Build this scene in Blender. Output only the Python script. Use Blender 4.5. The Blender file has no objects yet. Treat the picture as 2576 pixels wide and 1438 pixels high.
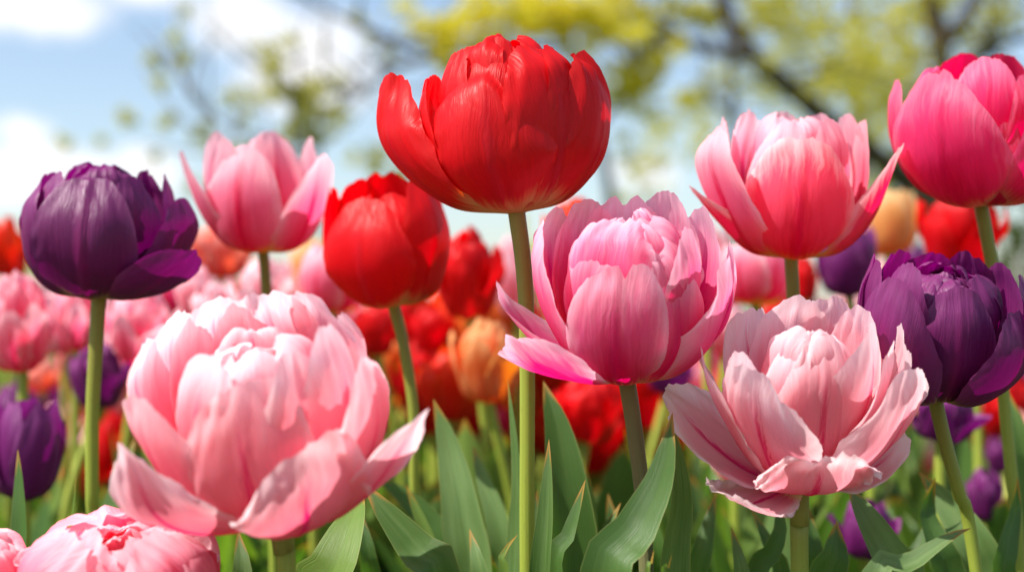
import bpy, math, random
import numpy as np
from mathutils import Vector, Matrix, Euler

# ------------------------------------------------------------------ camera, sky, sun, exposure
scene = bpy.context.scene
C = scene.collection
R = math.radians
FPX = 3578.0                 # focal length in picture units (picture 2576 x 1438)
HORIZON = 780.0
CAM_Z = 0.36
PITCH = math.atan((HORIZON - 719.0) / FPX)

cam_d = bpy.data.cameras.new('camera')
cam = bpy.data.objects.new('camera', cam_d)
C.objects.link(cam)
cam_d.sensor_width = 36.0
cam_d.lens = 50.0
cam_d.clip_start = 0.01
cam_d.clip_end = 2000
cam.location = (0, 0, CAM_Z)
cam.rotation_euler = (math.pi / 2 + PITCH, 0, 0)
cam_d.dof.use_dof = True
cam_d.dof.focus_distance = 0.60
cam_d.dof.aperture_fstop = 5.0
scene.camera = cam

SUN_DIR = Vector((-0.57, -0.21, 0.80)).normalized()      # towards the sun
SUN_EL = math.asin(SUN_DIR.z)
SUN_ROT = math.atan2(SUN_DIR.x, SUN_DIR.y)
sun_d = bpy.data.lights.new('sun', 'SUN')
sun_d.energy = 5.0
sun_d.angle = R(0.5)
sun_d.color = (1.0, 0.955, 0.88)
sun = bpy.data.objects.new('sun', sun_d)
C.objects.link(sun)
sun.location = (-3, -1, 6)
sun.rotation_euler = (-SUN_DIR).to_track_quat('-Z', 'Y').to_euler()

world = bpy.data.worlds.new('World')
scene.world = world
world.use_nodes = True
SKY_STRENGTH = 0.112
CLOUD_BRIGHT = 6.6
# clouds: centre in picture units, radii in picture units, weight
CLOUDS = [(40, 5, 220, 90, 1.0), (400, -40, 150, 70, .9), (610, 50, 150, 110, 1.0), (760, 160, 180, 140, 1.0),
          (100, 440, 300, 85, .9), (370, 425, 110, 75, .9), (50, 325, 80, 45, .7), (1620, 440, 110, 70, .75),
          (1050, -260, 500, 160, .8), (2300, -420, 700, 160, .8)]


def build_world():
    nt = world.node_tree
    N, L = nt.nodes, nt.links
    N.clear()
    out = N.new('ShaderNodeOutputWorld')
    bg = N.new('ShaderNodeBackground')
    bg.inputs[1].default_value = SKY_STRENGTH
    sky = N.new('ShaderNodeTexSky')
    sky.sky_type = 'NISHITA'
    sky.sun_disc = False
    sky.sun_elevation = SUN_EL
    sky.sun_rotation = SUN_ROT
    sky.altitude = 100
    sky.air_density = 1.0
    sky.dust_density = 1.0
    sky.ozone_density = 1.6
    tc = N.new('ShaderNodeTexCoord')
    n1 = N.new('ShaderNodeTexNoise')
    n1.inputs['Scale'].default_value = 22
    n1.inputs['Detail'].default_value = 6
    n1.inputs['Roughness'].default_value = 0.6
    L.new(tc.outputs['Generated'], n1.inputs['Vector'])
    acc = None
    for (cx, cy, rx, ry, w) in CLOUDS:
        d = Vector(((cx - 1288) / FPX, 1.0, (HORIZON - cy) / FPX)).normalized()
        sub = N.new('ShaderNodeVectorMath'); sub.operation = 'SUBTRACT'
        sub.inputs[1].default_value = d
        L.new(tc.outputs['Generated'], sub.inputs[0])
        mul = N.new('ShaderNodeVectorMath'); mul.operation = 'MULTIPLY'
        mul.inputs[1].default_value = (FPX / rx, 2.0, FPX / ry)
        L.new(sub.outputs[0], mul.inputs[0])
        ln = N.new('ShaderNodeVectorMath'); ln.operation = 'LENGTH'
        L.new(mul.outputs[0], ln.inputs[0])
        mr = N.new('ShaderNodeMapRange'); mr.interpolation_type = 'SMOOTHSTEP'
        mr.inputs['From Min'].default_value = 1.5
        mr.inputs['From Max'].default_value = 0.2
        mr.inputs['To Min'].default_value = 0.0
        mr.inputs['To Max'].default_value = w
        L.new(ln.outputs['Value'], mr.inputs['Value'])
        if acc is None:
            acc = mr.outputs[0]
        else:
            mx = N.new('ShaderNodeMath'); mx.operation = 'MAXIMUM'
            L.new(acc, mx.inputs[0]); L.new(mr.outputs[0], mx.inputs[1])
            acc = mx.outputs[0]
    # unseen broken cloud added behind and above the camera as white fill light
    sx = N.new('ShaderNodeSeparateXYZ'); L.new(tc.outputs['Generated'], sx.inputs[0])
    n2 = N.new('ShaderNodeTexNoise'); n2.inputs['Scale'].default_value = 3.2; n2.inputs['Detail'].default_value = 3
    L.new(tc.outputs['Generated'], n2.inputs['Vector'])
    bk = N.new('ShaderNodeMapRange'); bk.interpolation_type = 'SMOOTHSTEP'
    bk.inputs['From Min'].default_value = .35; bk.inputs['From Max'].default_value = -.2
    L.new(sx.outputs['Y'], bk.inputs['Value'])
    nn = N.new('ShaderNodeMapRange'); nn.inputs['From Min'].default_value = .38; nn.inputs['From Max'].default_value = .55; nn.inputs['To Max'].default_value = .4
    L.new(n2.outputs['Fac'], nn.inputs['Value'])
    bm = N.new('ShaderNodeMath'); bm.operation = 'MULTIPLY'
    L.new(bk.outputs[0], bm.inputs[0]); L.new(nn.outputs[0], bm.inputs[1])
    mx = N.new('ShaderNodeMath'); mx.operation = 'MAXIMUM'
    L.new(acc, mx.inputs[0]); L.new(bm.outputs[0], mx.inputs[1])
    acc = mx.outputs[0]
    # acc + (noise - .5) * amount
    ma = N.new('ShaderNodeMath'); ma.operation = 'MULTIPLY_ADD'
    ma.inputs[1].default_value = 1.5
    ma.inputs[2].default_value = -0.75
    L.new(n1.outputs['Fac'], ma.inputs[0])
    ad = N.new('ShaderNodeMath'); ad.operation = 'ADD'
    L.new(ma.outputs[0], ad.inputs[0]); L.new(acc, ad.inputs[1])
    cm = N.new('ShaderNodeMapRange'); cm.interpolation_type = 'SMOOTHSTEP'
    cm.inputs['From Min'].default_value = 0.15
    cm.inputs['From Max'].default_value = 1.0
    cm.inputs['To Min'].default_value = 0.06
    L.new(ad.outputs[0], cm.inputs['Value'])
    mix = N.new('ShaderNodeMix'); mix.data_type = 'RGBA'
    L.new(cm.outputs[0], mix.inputs['Factor'])
    L.new(sky.outputs[0], mix.inputs['A'])
    mix.inputs['B'].default_value = (CLOUD_BRIGHT, CLOUD_BRIGHT * 1.0, CLOUD_BRIGHT * 1.02, 1)
    L.new(mix.outputs['Result'], bg.inputs[0])
    L.new(bg.outputs[0], out.inputs[0])


build_world()
scene.view_settings.view_transform = 'Standard'
scene.view_settings.look = 'None'
scene.view_settings.exposure = 0.68
scene.view_settings.gamma = 1.0
scene.render.engine = 'CYCLES'
scene.cycles.use_denoising = True
scene.cycles.max_bounces = 10
scene.cycles.transparent_max_bounces = 8
scene.cycles.transmission_bounces = 6
scene.cycles.diffuse_bounces = 6


# ------------------------------------------------------------------ helpers
def at(px, py, d):
    """picture point at a distance d in front of the camera -> place in the garden"""
    v = Vector(((px - 1288) / FPX * d, d, (719 - py) / FPX * d))
    v = Matrix.Rotation(PITCH, 3, 'X') @ v
    return v + Vector((0, 0, CAM_Z))


def tag(o, label=None, cat=None, group=None, kind=None):
    if label: o['label'] = label
    if cat: o['category'] = cat
    if group: o['group'] = group
    if kind: o['kind'] = kind
    return o


def empty(name, loc):
    o = bpy.data.objects.new(name, None)
    o.empty_display_size = 0.02
    o.location = loc
    C.objects.link(o)
    return o


def grid_mesh(name, co, mat, attrs=None, closed=False):
    """co: (rows, cols, 3) array -> one smooth sheet"""
    nr, nc, _ = co.shape
    idx = np.arange(nr * nc).reshape(nr, nc)
    if closed:
        idx = np.concatenate([idx, idx[:, :1]], axis=1)
    f = np.stack([idx[:-1, :-1], idx[:-1, 1:], idx[1:, 1:], idx[1:, :-1]], axis=-1).reshape(-1, 4)
    me = bpy.data.meshes.new(name)
    nf = len(f)
    me.vertices.add(nr * nc)
    me.vertices.foreach_set('co', co.reshape(-1).astype(np.float32))
    me.loops.add(nf * 4)
    me.loops.foreach_set('vertex_index', f.reshape(-1).astype(np.int32))
    me.polygons.add(nf)
    me.polygons.foreach_set('loop_start', np.arange(0, nf * 4, 4, dtype=np.int32))
    me.polygons.foreach_set('use_smooth', np.ones(nf, dtype=bool))
    me.update(calc_edges=True)
    if attrs:
        for k, a in attrs.items():
            at_ = me.attributes.new(k, 'FLOAT', 'POINT')
            at_.data.foreach_set('value', np.ascontiguousarray(a.reshape(-1)).astype(np.float32))
    me.materials.append(mat)
    return me


def poly_mesh(name, verts, faces, mat, smooth=True, attrs=None):
    me = bpy.data.meshes.new(name)
    me.from_pydata([tuple(v) for v in verts], [], faces)
    me.polygons.foreach_set('use_smooth', np.full(len(me.polygons), smooth))
    if attrs:
        for k, a in attrs.items():
            at_ = me.attributes.new(k, 'FLOAT', 'POINT')
            at_.data.foreach_set('value', np.asarray(a, dtype=np.float32))
    me.materials.append(mat)
    return me


def obj(name, me, parent=None, loc=(0, 0, 0)):
    o = bpy.data.objects.new(name, me)
    C.objects.link(o)
    o.location = loc
    if parent: o.parent = parent
    return o


def catmull(P, n):
    """n points evenly spaced along a smooth curve through P (k, d)"""
    P = np.asarray(P, float)
    if len(P) == 2:
        P = np.stack([P[0], (P[0] * 2 + P[1]) / 3, (P[0] + P[1] * 2) / 3, P[1]])
    A = np.concatenate([[2 * P[0] - P[1]], P, [2 * P[-1] - P[-2]]])
    out = []
    for i in range(1, len(A) - 2):
        t = np.linspace(0, 1, 24, endpoint=False)[:, None]
        p0, p1, p2, p3 = A[i - 1], A[i], A[i + 1], A[i + 2]
        out.append(0.5 * ((2 * p1) + (-p0 + p2) * t + (2 * p0 - 5 * p1 + 4 * p2 - p3) * t ** 2 + (-p0 + 3 * p1 - 3 * p2 + p3) * t ** 3))
    out.append(P[-1:])
    Q = np.concatenate(out)
    d = np.concatenate([[0], np.cumsum(np.linalg.norm(np.diff(Q, axis=0), axis=1))])
    s = np.linspace(0, d[-1], n)
    return np.stack([np.interp(s, d, Q[:, k]) for k in range(Q.shape[1])], axis=1)


def sstep(a, b, x):
    t = np.clip((x - a) / (b - a), 0, 1)
    return t * t * (3 - 2 * t)


def wob(rs, x, f0, n=4):
    """smooth 1-d noise, about -1..1"""
    r = np.zeros_like(x)
    for i in range(n):
        r += np.sin(x * f0 * (0.6 + 0.9 * i + rs.rand() * .5) + rs.rand() * 7) / (1 + 0.6 * i)
    return r / 1.8


# ------------------------------------------------------------------ petals
def petal_co(az, spine, W, s0=.5, pw=2.0, hug=.95, cup=None, roll=0.0, ruf=.02, fr=.012, lean=0.0, curl=0.0, notch=0.0, tip=0.0,
             crease=.03, b=.22, nu=52, nt=44, seed=1, rip=.012, tw=0.0, skew=0.0, wav=.03):
    """One petal as a sheet. spine: (radius, height) points from the base to the tip; W: half width.
    az: direction it grows in (0 to the camera, 90 to the right)."""
    rs = np.random.RandomState(seed * 7919 % 100003)
    S = catmull(spine, 90)
    ss = np.linspace(0, 1, 90)
    T = np.gradient(S, axis=0)
    T /= np.linalg.norm(T, axis=1)[:, None] + 1e-9
    Ln = np.sum(np.linalg.norm(np.diff(S, axis=0), axis=1))
    u = np.sin(np.linspace(-math.pi / 2, math.pi / 2, nu)) * .999
    t = np.linspace(0, 1, nt) ** .92
    smax = s0 + (1 - s0) * (1 - np.abs(u) ** pw) ** (1 / 2.0)
    smax = smax + tip * np.exp(-(u / .10) ** 2) - notch * np.exp(-((u - skew * .3) / .07) ** 2)
    smax = smax * (1 + .17 * skew * u * (1 - .35 * u * u))
    smax = smax * (1 + fr * .9 * wob(rs, u, 7, 3) + fr * .55 * wob(rs, u, 55, 5) + fr * .5 * (rs.rand(nu) - .5))
    s = t[:, None] * smax[None, :]
    U = np.broadcast_to(u[None, :], s.shape)
    Tt = np.broadcast_to(t[:, None], s.shape)
    sc = np.clip(s, 0, 1.0)
    over = s - sc
    r = np.interp(sc, ss, S[:, 0]); z = np.interp(sc, ss, S[:, 1])
    tr = np.interp(sc, ss, T[:, 0]); tz = np.interp(sc, ss, T[:, 1])
    r = r + over * Ln * tr; z = z + over * Ln * tz
    g = b + (1 - b) * np.sin(np.clip(sc / max(s0, .38), 0, 1) * math.pi / 2) ** .9
    wn = 1 + fr * (.8 * wob(rs, s * 1.0 + (U > 0) * 5.3, 9, 3) + .7 * wob(rs, s * 1.0 + (U > 0) * 5.3, 55, 5)) * np.abs(U) ** 3
    w = W * g * U * wn
    if cup is None:
        rm = np.maximum(np.abs(r), .45 * np.max(np.abs(S[:, 0])))
        k = hug / rm
        k = np.minimum(k, 1.35 / W)
    else:
        k = np.full_like(r, cup / W) * (0.55 + .45 * np.cos(np.clip(sc, 0, 1) * 1.2))
    k = np.maximum(k, 1e-6)
    lat = np.sin(k * w) / k
    dep = (1 - np.cos(k * w)) / k
    au = np.abs(U)
    up = sstep(.12, .5, s)
    dep = dep + roll * W * au ** 4 * up
    # ruffles at the margin, slow waves over the blade, a crease on the midrib
    edge = np.maximum(au ** 3, sstep(.6, 1.0, Tt) ** 1.5) * up
    ph = rs.rand() * 6.3
    dep = dep + ruf * W * edge * (wob(rs, s * 1.0 + U * .9 * np.sign(U), 13, 3) + .7 * np.sin(U * 7 + ph + 3 * s))
    dep = dep + rip * W * edge ** 1.5 * np.sin((s * 34 + U * 9 * np.sign(U)) + 2 * wob(rs, s + U, 6, 2))
    dep = dep + wav * W * up * (np.sin(U * 2.6 + s * 3 + ph) * np.sin(s * 5 + ph * 1.7 + U) + .6 * np.sin(U * 5 - s * 4 + ph * 2))
    dep = dep - crease * W * (np.exp(-(U / .055) ** 2) - .6 * np.exp(-(U / .2) ** 2)) * sstep(.05, .3, s)
    dep = dep + curl * W * sstep(.72, 1.0, Tt) ** 2
    if tw:
        a = tw * s ** 1.3
        lat, dep = lat * np.cos(a) - dep * np.sin(a), lat * np.sin(a) + dep * np.cos(a)
    lat = lat + lean * s ** 1.5
    # inward normal of the spine is (-tz, tr)
    rr = r - tz * dep
    zz = z + tr * dep
    a = math.radians(az)
    rad = np.array([math.sin(a), -math.cos(a)]); tan = np.array([math.cos(a), math.sin(a)])
    co = np.stack([rr * rad[0] + lat * tan[0], rr * rad[1] + lat * tan[1], zz], axis=-1)
    return co, {'s': sc, 'u': U, 't': Tt, 'rnd': np.full(s.shape, rs.rand())}


def P(az, spine, W, **k):
    return dict(az=az, spine=spine, W=W, **k)


def ring(n, az0, r, z0, z1, W, seed, jit=1.0, **k):
    """n inner petals that close over the heart of the flower"""
    rs = random.Random(seed)
    out = []
    for i in range(n):
        az = az0 + 360.0 * i / n + rs.uniform(-12, 12) * jit
        h = z1 * rs.uniform(.84, 1.05)
        q = r * rs.uniform(.9, 1.1)
        sp = [(.1 * q, z0), (.75 * q, z0 + .25 * (h - z0)), (1.0 * q, z0 + .6 * (h - z0)), (.90 * q, z0 + .86 * (h - z0)), (.66 * q, z0 + .97 * (h - z0)), (.42 * q, h)]
        kk = dict(ruf=.06, fr=.012, hug=.9, s0=.66, pw=2.6, seed=seed * 31 + i, skew=rs.uniform(-1, 1), notch=rs.choice([0, 0, .05]))
        kk.update(k)
        out.append(P(az, sp, W * rs.uniform(1.05, 1.55), **kk))
    return out


# ------------------------------------------------------------------ materials
def nodes(name):
    m = bpy.data.materials.new(name)
    m.use_nodes = True
    nt = m.node_tree
    nt.nodes.clear()
    return m, nt.nodes, nt.links


class NB:
    """small node builder"""
    def __init__(s, N, L): s.N, s.L = N, L
    def attr(s, n):
        a = s.N.new('ShaderNodeAttribute'); a.attribute_name = n
        return a.outputs['Fac']
    def m(s, op, a, b=None, c=None):
        n = s.N.new('ShaderNodeMath'); n.operation = op
        for i, v in enumerate((a, b, c)):
            if v is None: continue
            if hasattr(v, 'is_linked'): s.L.new(v, n.inputs[i])
            else: n.inputs[i].default_value = v
        return n.outputs[0]
    def ss(s, x, a, b, lo=0.0, hi=1.0):
        n = s.N.new('ShaderNodeMapRange'); n.interpolation_type = 'SMOOTHSTEP'
        s.L.new(x, n.inputs['Value'])
        n.inputs['From Min'].default_value = a; n.inputs['From Max'].default_value = b
        n.inputs['To Min'].default_value = lo; n.inputs['To Max'].default_value = hi
        return n.outputs[0]
    def mix(s, f, a, b):
        n = s.N.new('ShaderNodeMix'); n.data_type = 'RGBA'
        for key, v in (('Factor', f), ('A', a), ('B', b)):
            if hasattr(v, 'is_linked'): s.L.new(v, n.inputs[key])
            elif key == 'Factor': n.inputs[key].default_value = v
            else: n.inputs[key].default_value = (*v, 1)
        return n.outputs['Result']
    def vec(s, x, y, z):
        n = s.N.new('ShaderNodeCombineXYZ')
        for i, v in enumerate((x, y, z)):
            if hasattr(v, 'is_linked'): s.L.new(v, n.inputs[i])
            else: n.inputs[i].default_value = v
        return n.outputs[0]
    def noise(s, v, sc, det=3, rough=.55):
        n = s.N.new('ShaderNodeTexNoise')
        s.L.new(v, n.inputs['Vector'])
        n.inputs['Scale'].default_value = sc; n.inputs['Detail'].default_value = det; n.inputs['Roughness'].default_value = rough
        return n.outputs['Fac']


def petal_mat(name, core, deep, margin, flame, base, mw=(.45, 1.05), marg=1.0, fl=.8, fw=.13, bs=.16, trans=.4, rough=.42, tboost=1.15, spec=.45, streak=.5, deepv=.9, dr=(.35, 1.0), sheen=0):
    mt, N, L = nodes(name)
    b = NB(N, L)
    s, u, t, rnd = b.attr('s'), b.attr('u'), b.attr('t'), b.attr('rnd')
    au = b.m('ABSOLUTE', u)
    info = N.new('ShaderNodeObjectInfo')
    vz = b.m('MULTIPLY', rnd, 37.0)
    # streaks fan along the blade, slightly irregular
    wp = b.noise(b.vec(b.m('MULTIPLY', u, 1.7), b.m('MULTIPLY', s, 2.6), vz), 1.3, 3, .55)
    u0 = u
    u = b.m('ADD', u, b.m('MULTIPLY', b.m('SUBTRACT', wp, .5), .34))
    st = b.noise(b.vec(b.m('MULTIPLY', u, 9.0), b.m('MULTIPLY', s, 1.3), vz), 1.6, 4, .65)
    fine = b.noise(b.vec(b.m('MULTIPLY', u, 34.0), b.m('MULTIPLY', s, 2.2), vz), 1.5, 3, .6)
    blot = b.noise(b.vec(b.m('MULTIPLY', u, 1.5), b.m('MULTIPLY', s, 1.5), vz), 1.4, 2, .5)
    stc = b.m('MULTIPLY', b.m('SUBTRACT', st, .5), streak)
    e = b.m('MAXIMUM', b.m('POWER', au, 1.6), b.m('POWER', t, 1.8))
    e = b.m('ADD', e, stc)
    mf = b.m('MULTIPLY', b.ss(e, mw[0], mw[1]), marg)
    # deeper colour low in the middle of the blade
    dv = b.m('ADD', b.m('SUBTRACT', b.m('SUBTRACT', 1.05, s), b.m('MULTIPLY', au, .45)), b.m('MULTIPLY', b.m('SUBTRACT', blot, .5), .5))
    dv = b.m('ADD', dv, b.m('MULTIPLY', stc, .6))
    df = b.ss(dv, dr[0], dr[1], 0, deepv)
    col = b.mix(df, core, deep)
    col = b.mix(mf, col, margin)
    # midrib flame
    ff = b.m('MULTIPLY', b.ss(b.m('ADD', au, b.m('MULTIPLY', b.m('SUBTRACT', fine, .5), .26)), fw, fw * .1), b.ss(b.m('ADD', s, b.m('MULTIPLY', b.m('SUBTRACT', fine, .5), .5)), .95, .5))
    col = b.mix(b.m('MULTIPLY', ff, fl), col, flame)
    # fine veins
    hv = N.new('ShaderNodeHueSaturation')
    L.new(col, hv.inputs['Color'])
    vv = b.m('ADD', b.m('ADD', .80, b.m('MULTIPLY', fine, .32)), b.m('MULTIPLY', b.m('SUBTRACT', info.outputs['Random'], .5), .24))
    L.new(vv, hv.inputs['Value'])
    col = hv.outputs[0]
    # pale base where the petal meets the stem
    bf = b.ss(b.m('ADD', b.m('ADD', s, b.m('MULTIPLY', au, -.03)), b.m('MULTIPLY', b.m('SUBTRACT', st, .5), .22)), bs, bs * .25)
    col = b.mix(bf, col, base)
    bump = N.new('ShaderNodeBump')
    bump.inputs['Strength'].default_value = .36
    bump.inputs['Distance'].default_value = .0016
    L.new(b.m('ADD', b.m('MULTIPLY', fine, .35), st), bump.inputs['Height'])
    pr = N.new('ShaderNodeBsdfPrincipled')
    L.new(col, pr.inputs['Base Color'])
    L.new(b.m('ADD', rough - .08, b.m('MULTIPLY', st, .18)), pr.inputs['Roughness'])
    pr.inputs['Specular IOR Level'].default_value = spec
    pr.inputs['Sheen Weight'].default_value = sheen
    pr.inputs['Sheen Roughness'].default_value = .35
    pr.inputs['Sheen Tint'].default_value = (1, .8, .95, 1)
    L.new(bump.outputs[0], pr.inputs['Normal'])
    tr = N.new('ShaderNodeBsdfTranslucent')
    ts = N.new('ShaderNodeHueSaturation')
    ts.inputs['Saturation'].default_value = 1.18
    ts.inputs['Value'].default_value = tboost
    L.new(col, ts.inputs['Color'])
    L.new(ts.outputs[0], tr.inputs['Color'])
    mx = N.new('ShaderNodeMixShader')
    mx.inputs[0].default_value = trans
    L.new(pr.outputs[0], mx.inputs[1]); L.new(tr.outputs[0], mx.inputs[2])
    out = N.new('ShaderNodeOutputMaterial')
    L.new(mx.outputs[0], out.inputs[0])
    return mt


M = {}
M['red'] = petal_mat('red_petal', (.80, .005, .012), (.60, .001, .015), (.80, .02, .02), (.68, .02, .05), (.84, .66, .26), marg=.6, fl=.35, bs=.27, trans=.46, rough=.42, spec=.30, streak=.3)
M['scarlet'] = petal_mat('scarlet_petal', (.80, .025, .008), (.64, .006, .01), (.86, .10, .02), (.70, .01, .03), (.75, .50, .10), marg=.7, fl=.3, trans=.54, rough=.4, spec=.35)
M['hotpink'] = petal_mat('hot_pink_petal', (.93, .20, .42), (.76, .003, .13), (.97, .66, .76), (.70, .012, .20), (.90, .82, .50), mw=(.46, 1.06), marg=1, fl=.5, fw=.16, bs=.30, trans=.54, rough=.44, streak=.45, spec=.22, dr=(.12, .70), deepv=1.0, tboost=1.25)
M['palepink'] = petal_mat('pale_pink_petal', (.93, .42, .49), (.87, .11, .24), (.97, .79, .81), (.74, .02, .16), (.92, .80, .48), mw=(.42, 1.0), marg=1, fl=.9, fw=.09, bs=.2, trans=.54, rough=.46, streak=.4, deepv=.9, spec=.22, dr=(.28, .95), tboost=1.25)
M['bigpink'] = petal_mat('blush_petal', (.92, .37, .44), (.86, .11, .21), (.97, .77, .79), (.74, .02, .18), (.90, .74, .5), mw=(.50, 1.02), marg=1, fl=.85, fw=.10, bs=.12, trans=.54, rough=.46, streak=.3, deepv=1.0, spec=.22, dr=(.22, .88), tboost=1.25)  # blush pink, its deep tone enlarged to paint shade into the petal gaps
M['rosered'] = petal_mat('rose_red_petal', (.89, .10, .19), (.64, .002, .035), (.97, .64, .64), (.68, .008, .09), (.84, .74, .24), mw=(.58, 1.05), marg=1, fl=.6, bs=.30, trans=.54, rough=.42, streak=.75, spec=.28, dr=(.22, .8), deepv=1.0, tboost=1.25)
M['magenta'] = petal_mat('magenta_petal', (.86, .05, .21), (.58, .002, .06), (.92, .30, .46), (.70, .010, .12), (.84, .74, .40), mw=(.5, 1.1), marg=.9, fl=.4, bs=.30, trans=.54, rough=.42, streak=.75, spec=.28, dr=(.22, .8), deepv=1.0, tboost=1.25)
M['crimson'] = petal_mat('crimson_petal', (.78, .008, .06), (.56, .002, .04), (.86, .08, .18), (.66, .004, .06), (.84, .74, .40), marg=.7, fl=.3, bs=.2, trans=.54, rough=.42, spec=.28)
M['pink'] = petal_mat('pink_petal', (.91, .26, .40), (.82, .03, .13), (.97, .64, .69), (.76, .008, .09), (.86, .74, .18), mw=(.42, 1.0), marg=1, fl=.85, fw=.12, bs=.28, trans=.54, rough=.44, streak=.4, spec=.22, dr=(.25, .85), tboost=1.25)
M['purple'] = petal_mat('purple_petal', (.190, .011, .120), (.105, .003, .060), (.27, .048, .195), (.33, .008, .15), (.66, .56, .22), marg=.8, fl=.5, fw=.2, bs=.26, trans=.36, rough=.44, spec=.42, streak=.6, sheen=0)
M['violet'] = petal_mat('violet_petal', (.21, .018, .165), (.12, .005, .09), (.30, .07, .25), (.18, .01, .13), (.5, .4, .2), marg=.9, fl=.3, bs=.08, trans=.38, rough=.44, spec=.3, sheen=0)
M['orange'] = petal_mat('orange_petal', (.88, .18, .03), (.78, .05, .015), (.93, .40, .08), (.76, .05, .03), (.85, .6, .15), marg=1, fl=.3, trans=.54, rough=.44, spec=.3)
M['coral'] = petal_mat('coral_petal', (.91, .30, .10), (.82, .09, .035), (.95, .58, .26), (.82, .10, .05), (.85, .6, .15), marg=1, fl=.3, trans=.54, rough=.44, spec=.25)
M['peach'] = petal_mat('peach_petal', (.90, .50, .17), (.86, .32, .10), (.94, .72, .38), (.86, .25, .12), (.85, .65, .2), marg=1, fl=.35, trans=.54, rough=.44, spec=.3)
M['salmon'] = petal_mat('salmon_petal', (.88, .25, .18), (.78, .05, .05), (.93, .58, .48), (.80, .06, .06), (.85, .6, .25), marg=1, fl=.3, trans=.54, rough=.44, spec=.3)
M['yellow'] = petal_mat('yellow_petal', (.88, .58, .05), (.82, .40, .03), (.90, .68, .12), (.8, .35, .03), (.8, .6, .1), marg=1, fl=.2, trans=.54, rough=.44, spec=.3)


def green_mat(name, cA, cB, trans, rough, tipcol=None, veins=True, spec=.4):
    mt, N, L = nodes(name)
    b = NB(N, L)
    info = N.new('ShaderNodeObjectInfo')
    s, u = b.attr('s'), b.attr('u')
    rnd = info.outputs['Random']
    st = b.noise(b.vec(b.m('MULTIPLY', u, 24.0), b.m('MULTIPLY', s, 1.6), b.m('MULTIPLY', rnd, 31.0)), 1.3, 4, .6)
    bl = b.noise(b.vec(b.m('MULTIPLY', u, 1.6), b.m('MULTIPLY', s, 5.0), b.m('MULTIPLY', rnd, 17.0)), 1.5, 4, .6)
    f = b.m('ADD', b.m('MULTIPLY', b.m('SUBTRACT', bl, .35), 1.1), b.m('MULTIPLY', b.m('SUBTRACT', rnd, .5), .9))
    f = b.m('MINIMUM', b.m('MAXIMUM', f, 0.0), 1.0)
    col = b.mix(f, cA, cB)
    hv = N.new('ShaderNodeHueSaturation')
    L.new(col, hv.inputs['Color'])
    L.new(b.m('ADD', .62, b.m('MULTIPLY', st, .76)), hv.inputs['Value'])
    col = hv.outputs[0]
    sp = b.noise(b.vec(b.m('MULTIPLY', u, 9.0), b.m('MULTIPLY', s, 42.0), b.m('MULTIPLY', rnd, 53.0)), 1.6, 2, .7)
    col = b.mix(b.ss(sp, .66, .74, 0, .45), col, (.16, .12, .05))
    if tipcol:
        au = b.m('ABSOLUTE', u)
        col = b.mix(b.ss(au, .93, 1.0, 0, .55), col, (.34, .36, .12))
        col = b.mix(b.ss(b.m('ADD', s, b.m('MULTIPLY', au, .03)), .978, 1.005), col, tipcol)
    if not tipcol:   # the stalk blushes bronze just under the bloom
        col = b.mix(b.ss(s, .20, .02, 0, .55), col, (.24, .15, .05))
    bump = N.new('ShaderNodeBump')
    bump.inputs['Strength'].default_value = .4
    bump.inputs['Distance'].default_value = .001
    L.new(st, bump.inputs['Height'])
    pr = N.new('ShaderNodeBsdfPrincipled')
    L.new(col, pr.inputs['Base Color'])
    pr.inputs['Roughness'].default_value = rough
    pr.inputs['Specular IOR Level'].default_value = spec
    L.new(bump.outputs[0], pr.inputs['Normal'])
    out = N.new('ShaderNodeOutputMaterial')
    if trans > 0:
        tr = N.new('ShaderNodeBsdfTranslucent')
        ts = N.new('ShaderNodeMix'); ts.data_type = 'RGBA'; ts.blend_type = 'MULTIPLY'
        ts.inputs['Factor'].default_value = 1
        L.new(col, ts.inputs['A']); ts.inputs['B'].default_value = (1.5, 1.75, .45, 1)
        L.new(ts.outputs['Result'], tr.inputs['Color'])
        mx = N.new('ShaderNodeMixShader'); mx.inputs[0].default_value = trans
        L.new(pr.outputs[0], mx.inputs[1]); L.new(tr.outputs[0], mx.inputs[2])
        L.new(mx.outputs[0], out.inputs[0])
    else:
        L.new(pr.outputs[0], out.inputs[0])
    return mt


M['leaf'] = green_mat('tulip_leaf', (.072, .150, .030), (.215, .315, .120), .36, .40, (.42, .22, .04))
M['leaf_fresh'] = green_mat('fresh_tulip_leaf', (.16, .26, .045), (.20, .30, .07), .36, .45, (.5, .26, .03))
M['stem'] = green_mat('tulip_stem', (.33, .40, .055), (.40, .43, .07), .15, .42)
M['stem_dark'] = green_mat('bronzed_stem', (.17, .17, .07), (.21, .19, .09), .08, .42)


# ------------------------------------------------------------------ stems and leaves
def tube_co(pts, rads, n=40, m=16, seed=0):
    S = catmull(pts, n)
    rr = np.interp(np.linspace(0, 1, n), np.linspace(0, 1, len(rads)), rads)
    T = np.gradient(S, axis=0); T /= np.linalg.norm(T, axis=1)[:, None]
    ref = np.array([0, 1.0, 0])
    X = np.cross(T, ref); X /= np.linalg.norm(X, axis=1)[:, None] + 1e-9
    Y = np.cross(X, T)
    a = np.linspace(0, 2 * math.pi, m, endpoint=False)
    co = S[:, None, :] + rr[:, None, None] * (np.cos(a)[None, :, None] * X[:, None, :] + np.sin(a)[None, :, None] * Y[:, None, :])
    at_ = {'s': np.broadcast_to(np.linspace(0, .9, n)[:, None], (n, m)), 'u': np.broadcast_to(np.abs(a / math.pi - 1)[None, :] * .9, (n, m))}
    return co, at_


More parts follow.
